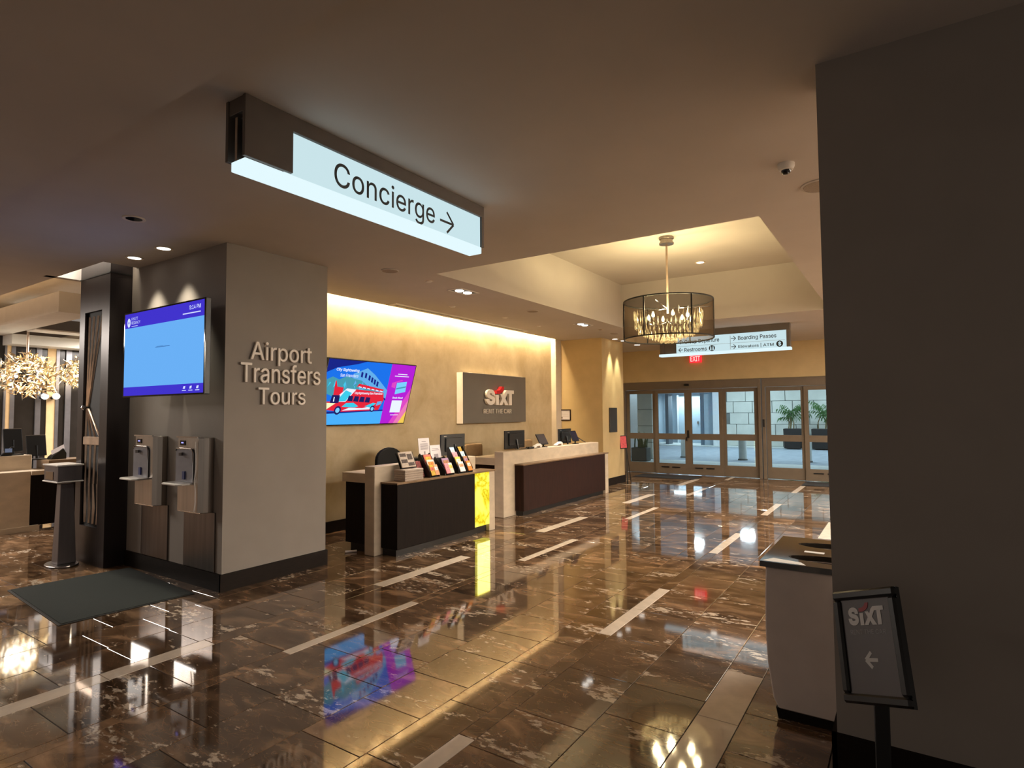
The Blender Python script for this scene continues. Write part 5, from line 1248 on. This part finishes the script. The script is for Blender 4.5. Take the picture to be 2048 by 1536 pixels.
t = thing('desk_ornament', 'small pale blue pedestal ornament on the lobby ledge', 'ornament', (-10.60, 2.93, 1.04))
MB().lathe([(0.0, 0.0), (0.045, 0.0), (0.04, 0.012), (0.012, 0.02), (0.012, 0.06), (0.03, 0.09), (0.03, 0.17), (0.0, 0.19)], (-10.60, 2.90, 1.04), 16).build('stand', mat('pale blue plastic', C(150, 170, 225), 0.4, noise=0.05), t, smooth=True)
MB().lathe([(0.031, 0.10), (0.034, 0.11), (0.031, 0.12)], (-10.60, 2.90, 1.04), 16, cap=False).build('ring', M['chrome'], t)
t = thing('desk_telephone', 'black telephone with white card on the lobby shelf', 'phone', (-10.55, 3.60, 0.96))
MB().prism([(3.50, 0.96), (3.70, 0.96), (3.70, 1.05), (3.66, 1.12), (3.52, 1.0)], (-10.64, 0, 0), YA, ZA, 0, 0.16).build('base', M['black_plastic'], t, bevel=0.006)
MB().obox(Vector((-10.52, 3.60, 1.10)), Vector((0, 1, 0.55)), Vector((-0.6, 0, 1)), Vector((1, 0, 0.3)), 0.09, 0.035, 0.004).build('card', M['paper'], t)
# lobby back panels
for i, (y0, y1, kind) in enumerate([(2.6, 3.63, 'd'), (3.63, 3.66, 's'), (3.66, 3.72, 'w'), (3.72, 3.78, 's'), (3.78, 4.08, 'd'), (4.08, 4.16, 's'), (4.16, 4.25, 'd'), (4.25, 4.38, 'w'), (4.38, 4.43, 's'), (4.43, 4.53, 'd'), (4.53, 4.62, 's'), (4.62, 6.6, 'd')]):
    dx = {'d': 0.0, 's': 0.03, 'w': 0.015}[kind]
    struct(MB().box(-13.2, -13.0+dx, y0, y1, 0, 3.0).build('wall_lobby_panel', {'d': mat('dark mirror panel', C(44, 40, 38), 0.18, metal=0.3, noise=0.1), 's': mat('grey metal strip', C(120, 118, 122), 0.3, metal=0.6, noise=0.1), 'w': mat('warm lit plaster strip', C(222, 188, 140), 0.6, noise=0.05)}[kind]))
def wall_globe(y, z, label):  # white emissive globe standing off the lobby panels
    t = thing('white_globe', label, 'lamp', (-12.9, y, z), group='white globes on the lobby panels')
    MB().lathe([(0.06*math.sin(PI*i/10), -0.06*math.cos(PI*i/10)) for i in range(11)], (-12.88, y, z), 16, cap=False).build('globe', emat('emissive globe', (1, .96, .9, 1), 1.1), t, smooth=True)
    MB().tube([(-13.0, y-0.03, z-0.03), (-12.92, y-0.02, z-0.02)], 0.03, 8).build('arm', M['black_plastic'], t)
wall_globe(4.19, 1.955, 'white globe on the lobby panels, left of two'); wall_globe(4.36, 1.958, 'white globe on the lobby panels, right of two')
# gilded tangle chandeliers
def tangle(c_, R_, label, seed, power):
    rnd = random.Random(seed)
    t = thing('gilded_chandelier', label, 'chandelier', c_, group='gilded tangle chandeliers in the lobby')
    cx_, cy_, cz_ = c_
    MB().tube([(cx_, cy_, cz_+R_*0.4), (cx_, cy_, 3.05)], 0.018, 8).build('rod', M['bronze'], t)
    MB().lathe([(0.0, 0), (0.10, 0), (0.10, -0.03), (0.0, -0.035)], (cx_, cy_, 3.06), 16).build('canopy', M['bronze'], t)
    g_ = MB()
    for k in range(420):
        th = rnd.uniform(0, 2*PI); ph = math.acos(rnd.uniform(-1, 1)); q = R_*rnd.uniform(0.55, 1.0)
        p = Vector((cx_+q*math.sin(ph)*math.cos(th), cy_+q*math.sin(ph)*math.sin(th), cz_+0.8*q*math.cos(ph)))
        d = Vector((rnd.uniform(-1, 1), rnd.uniform(-1, 1), rnd.uniform(-1, 1))).normalized(); e2 = d.orthogonal().normalized(); l_ = R_*rnd.uniform(0.12, 0.26); ww = R_*rnd.uniform(0.02, 0.05)
        bend = d.cross(e2)*l_*0.35
        g_.add([p-d*l_, p+e2*ww+bend*.3, p-e2*ww+bend*.3, p+d*l_, p+bend*0.5+d*l_*0.2], [(0, 1, 4), (0, 4, 2), (1, 3, 4), (2, 4, 3), (0, 2, 1), (1, 2, 3)])
    tag(g_.build('gilded_leaves', M['gold_leaf'], t), 'tangled gilded metal leaves', kind='stuff')
    for k in range(7):
        th = 2*PI*k/7; p = (cx_+R_*0.45*math.cos(th), cy_+R_*0.45*math.sin(th), cz_+R_*rnd.uniform(-.25, .25))
        MB().lathe([(0.0, -0.03), (0.022, -0.022), (0.03, 0), (0.022, 0.022), (0.0, 0.03)], p, 10).build('bulb', M['lens_white'], t, smooth=True)
    light('POINT', 'chandelier_light', (cx_, cy_, cz_), power, (1.0, 0.88, 0.68), t, size=0.25)
tangle((-12.1, 3.68, 2.28), 0.46, 'gilded tangle chandelier at the far left over the lobby desk', 1, 20)
tangle((-12.3, 4.63, 2.36), 0.42, 'gilded tangle chandelier half hidden behind the clad pillar', 4, 20)
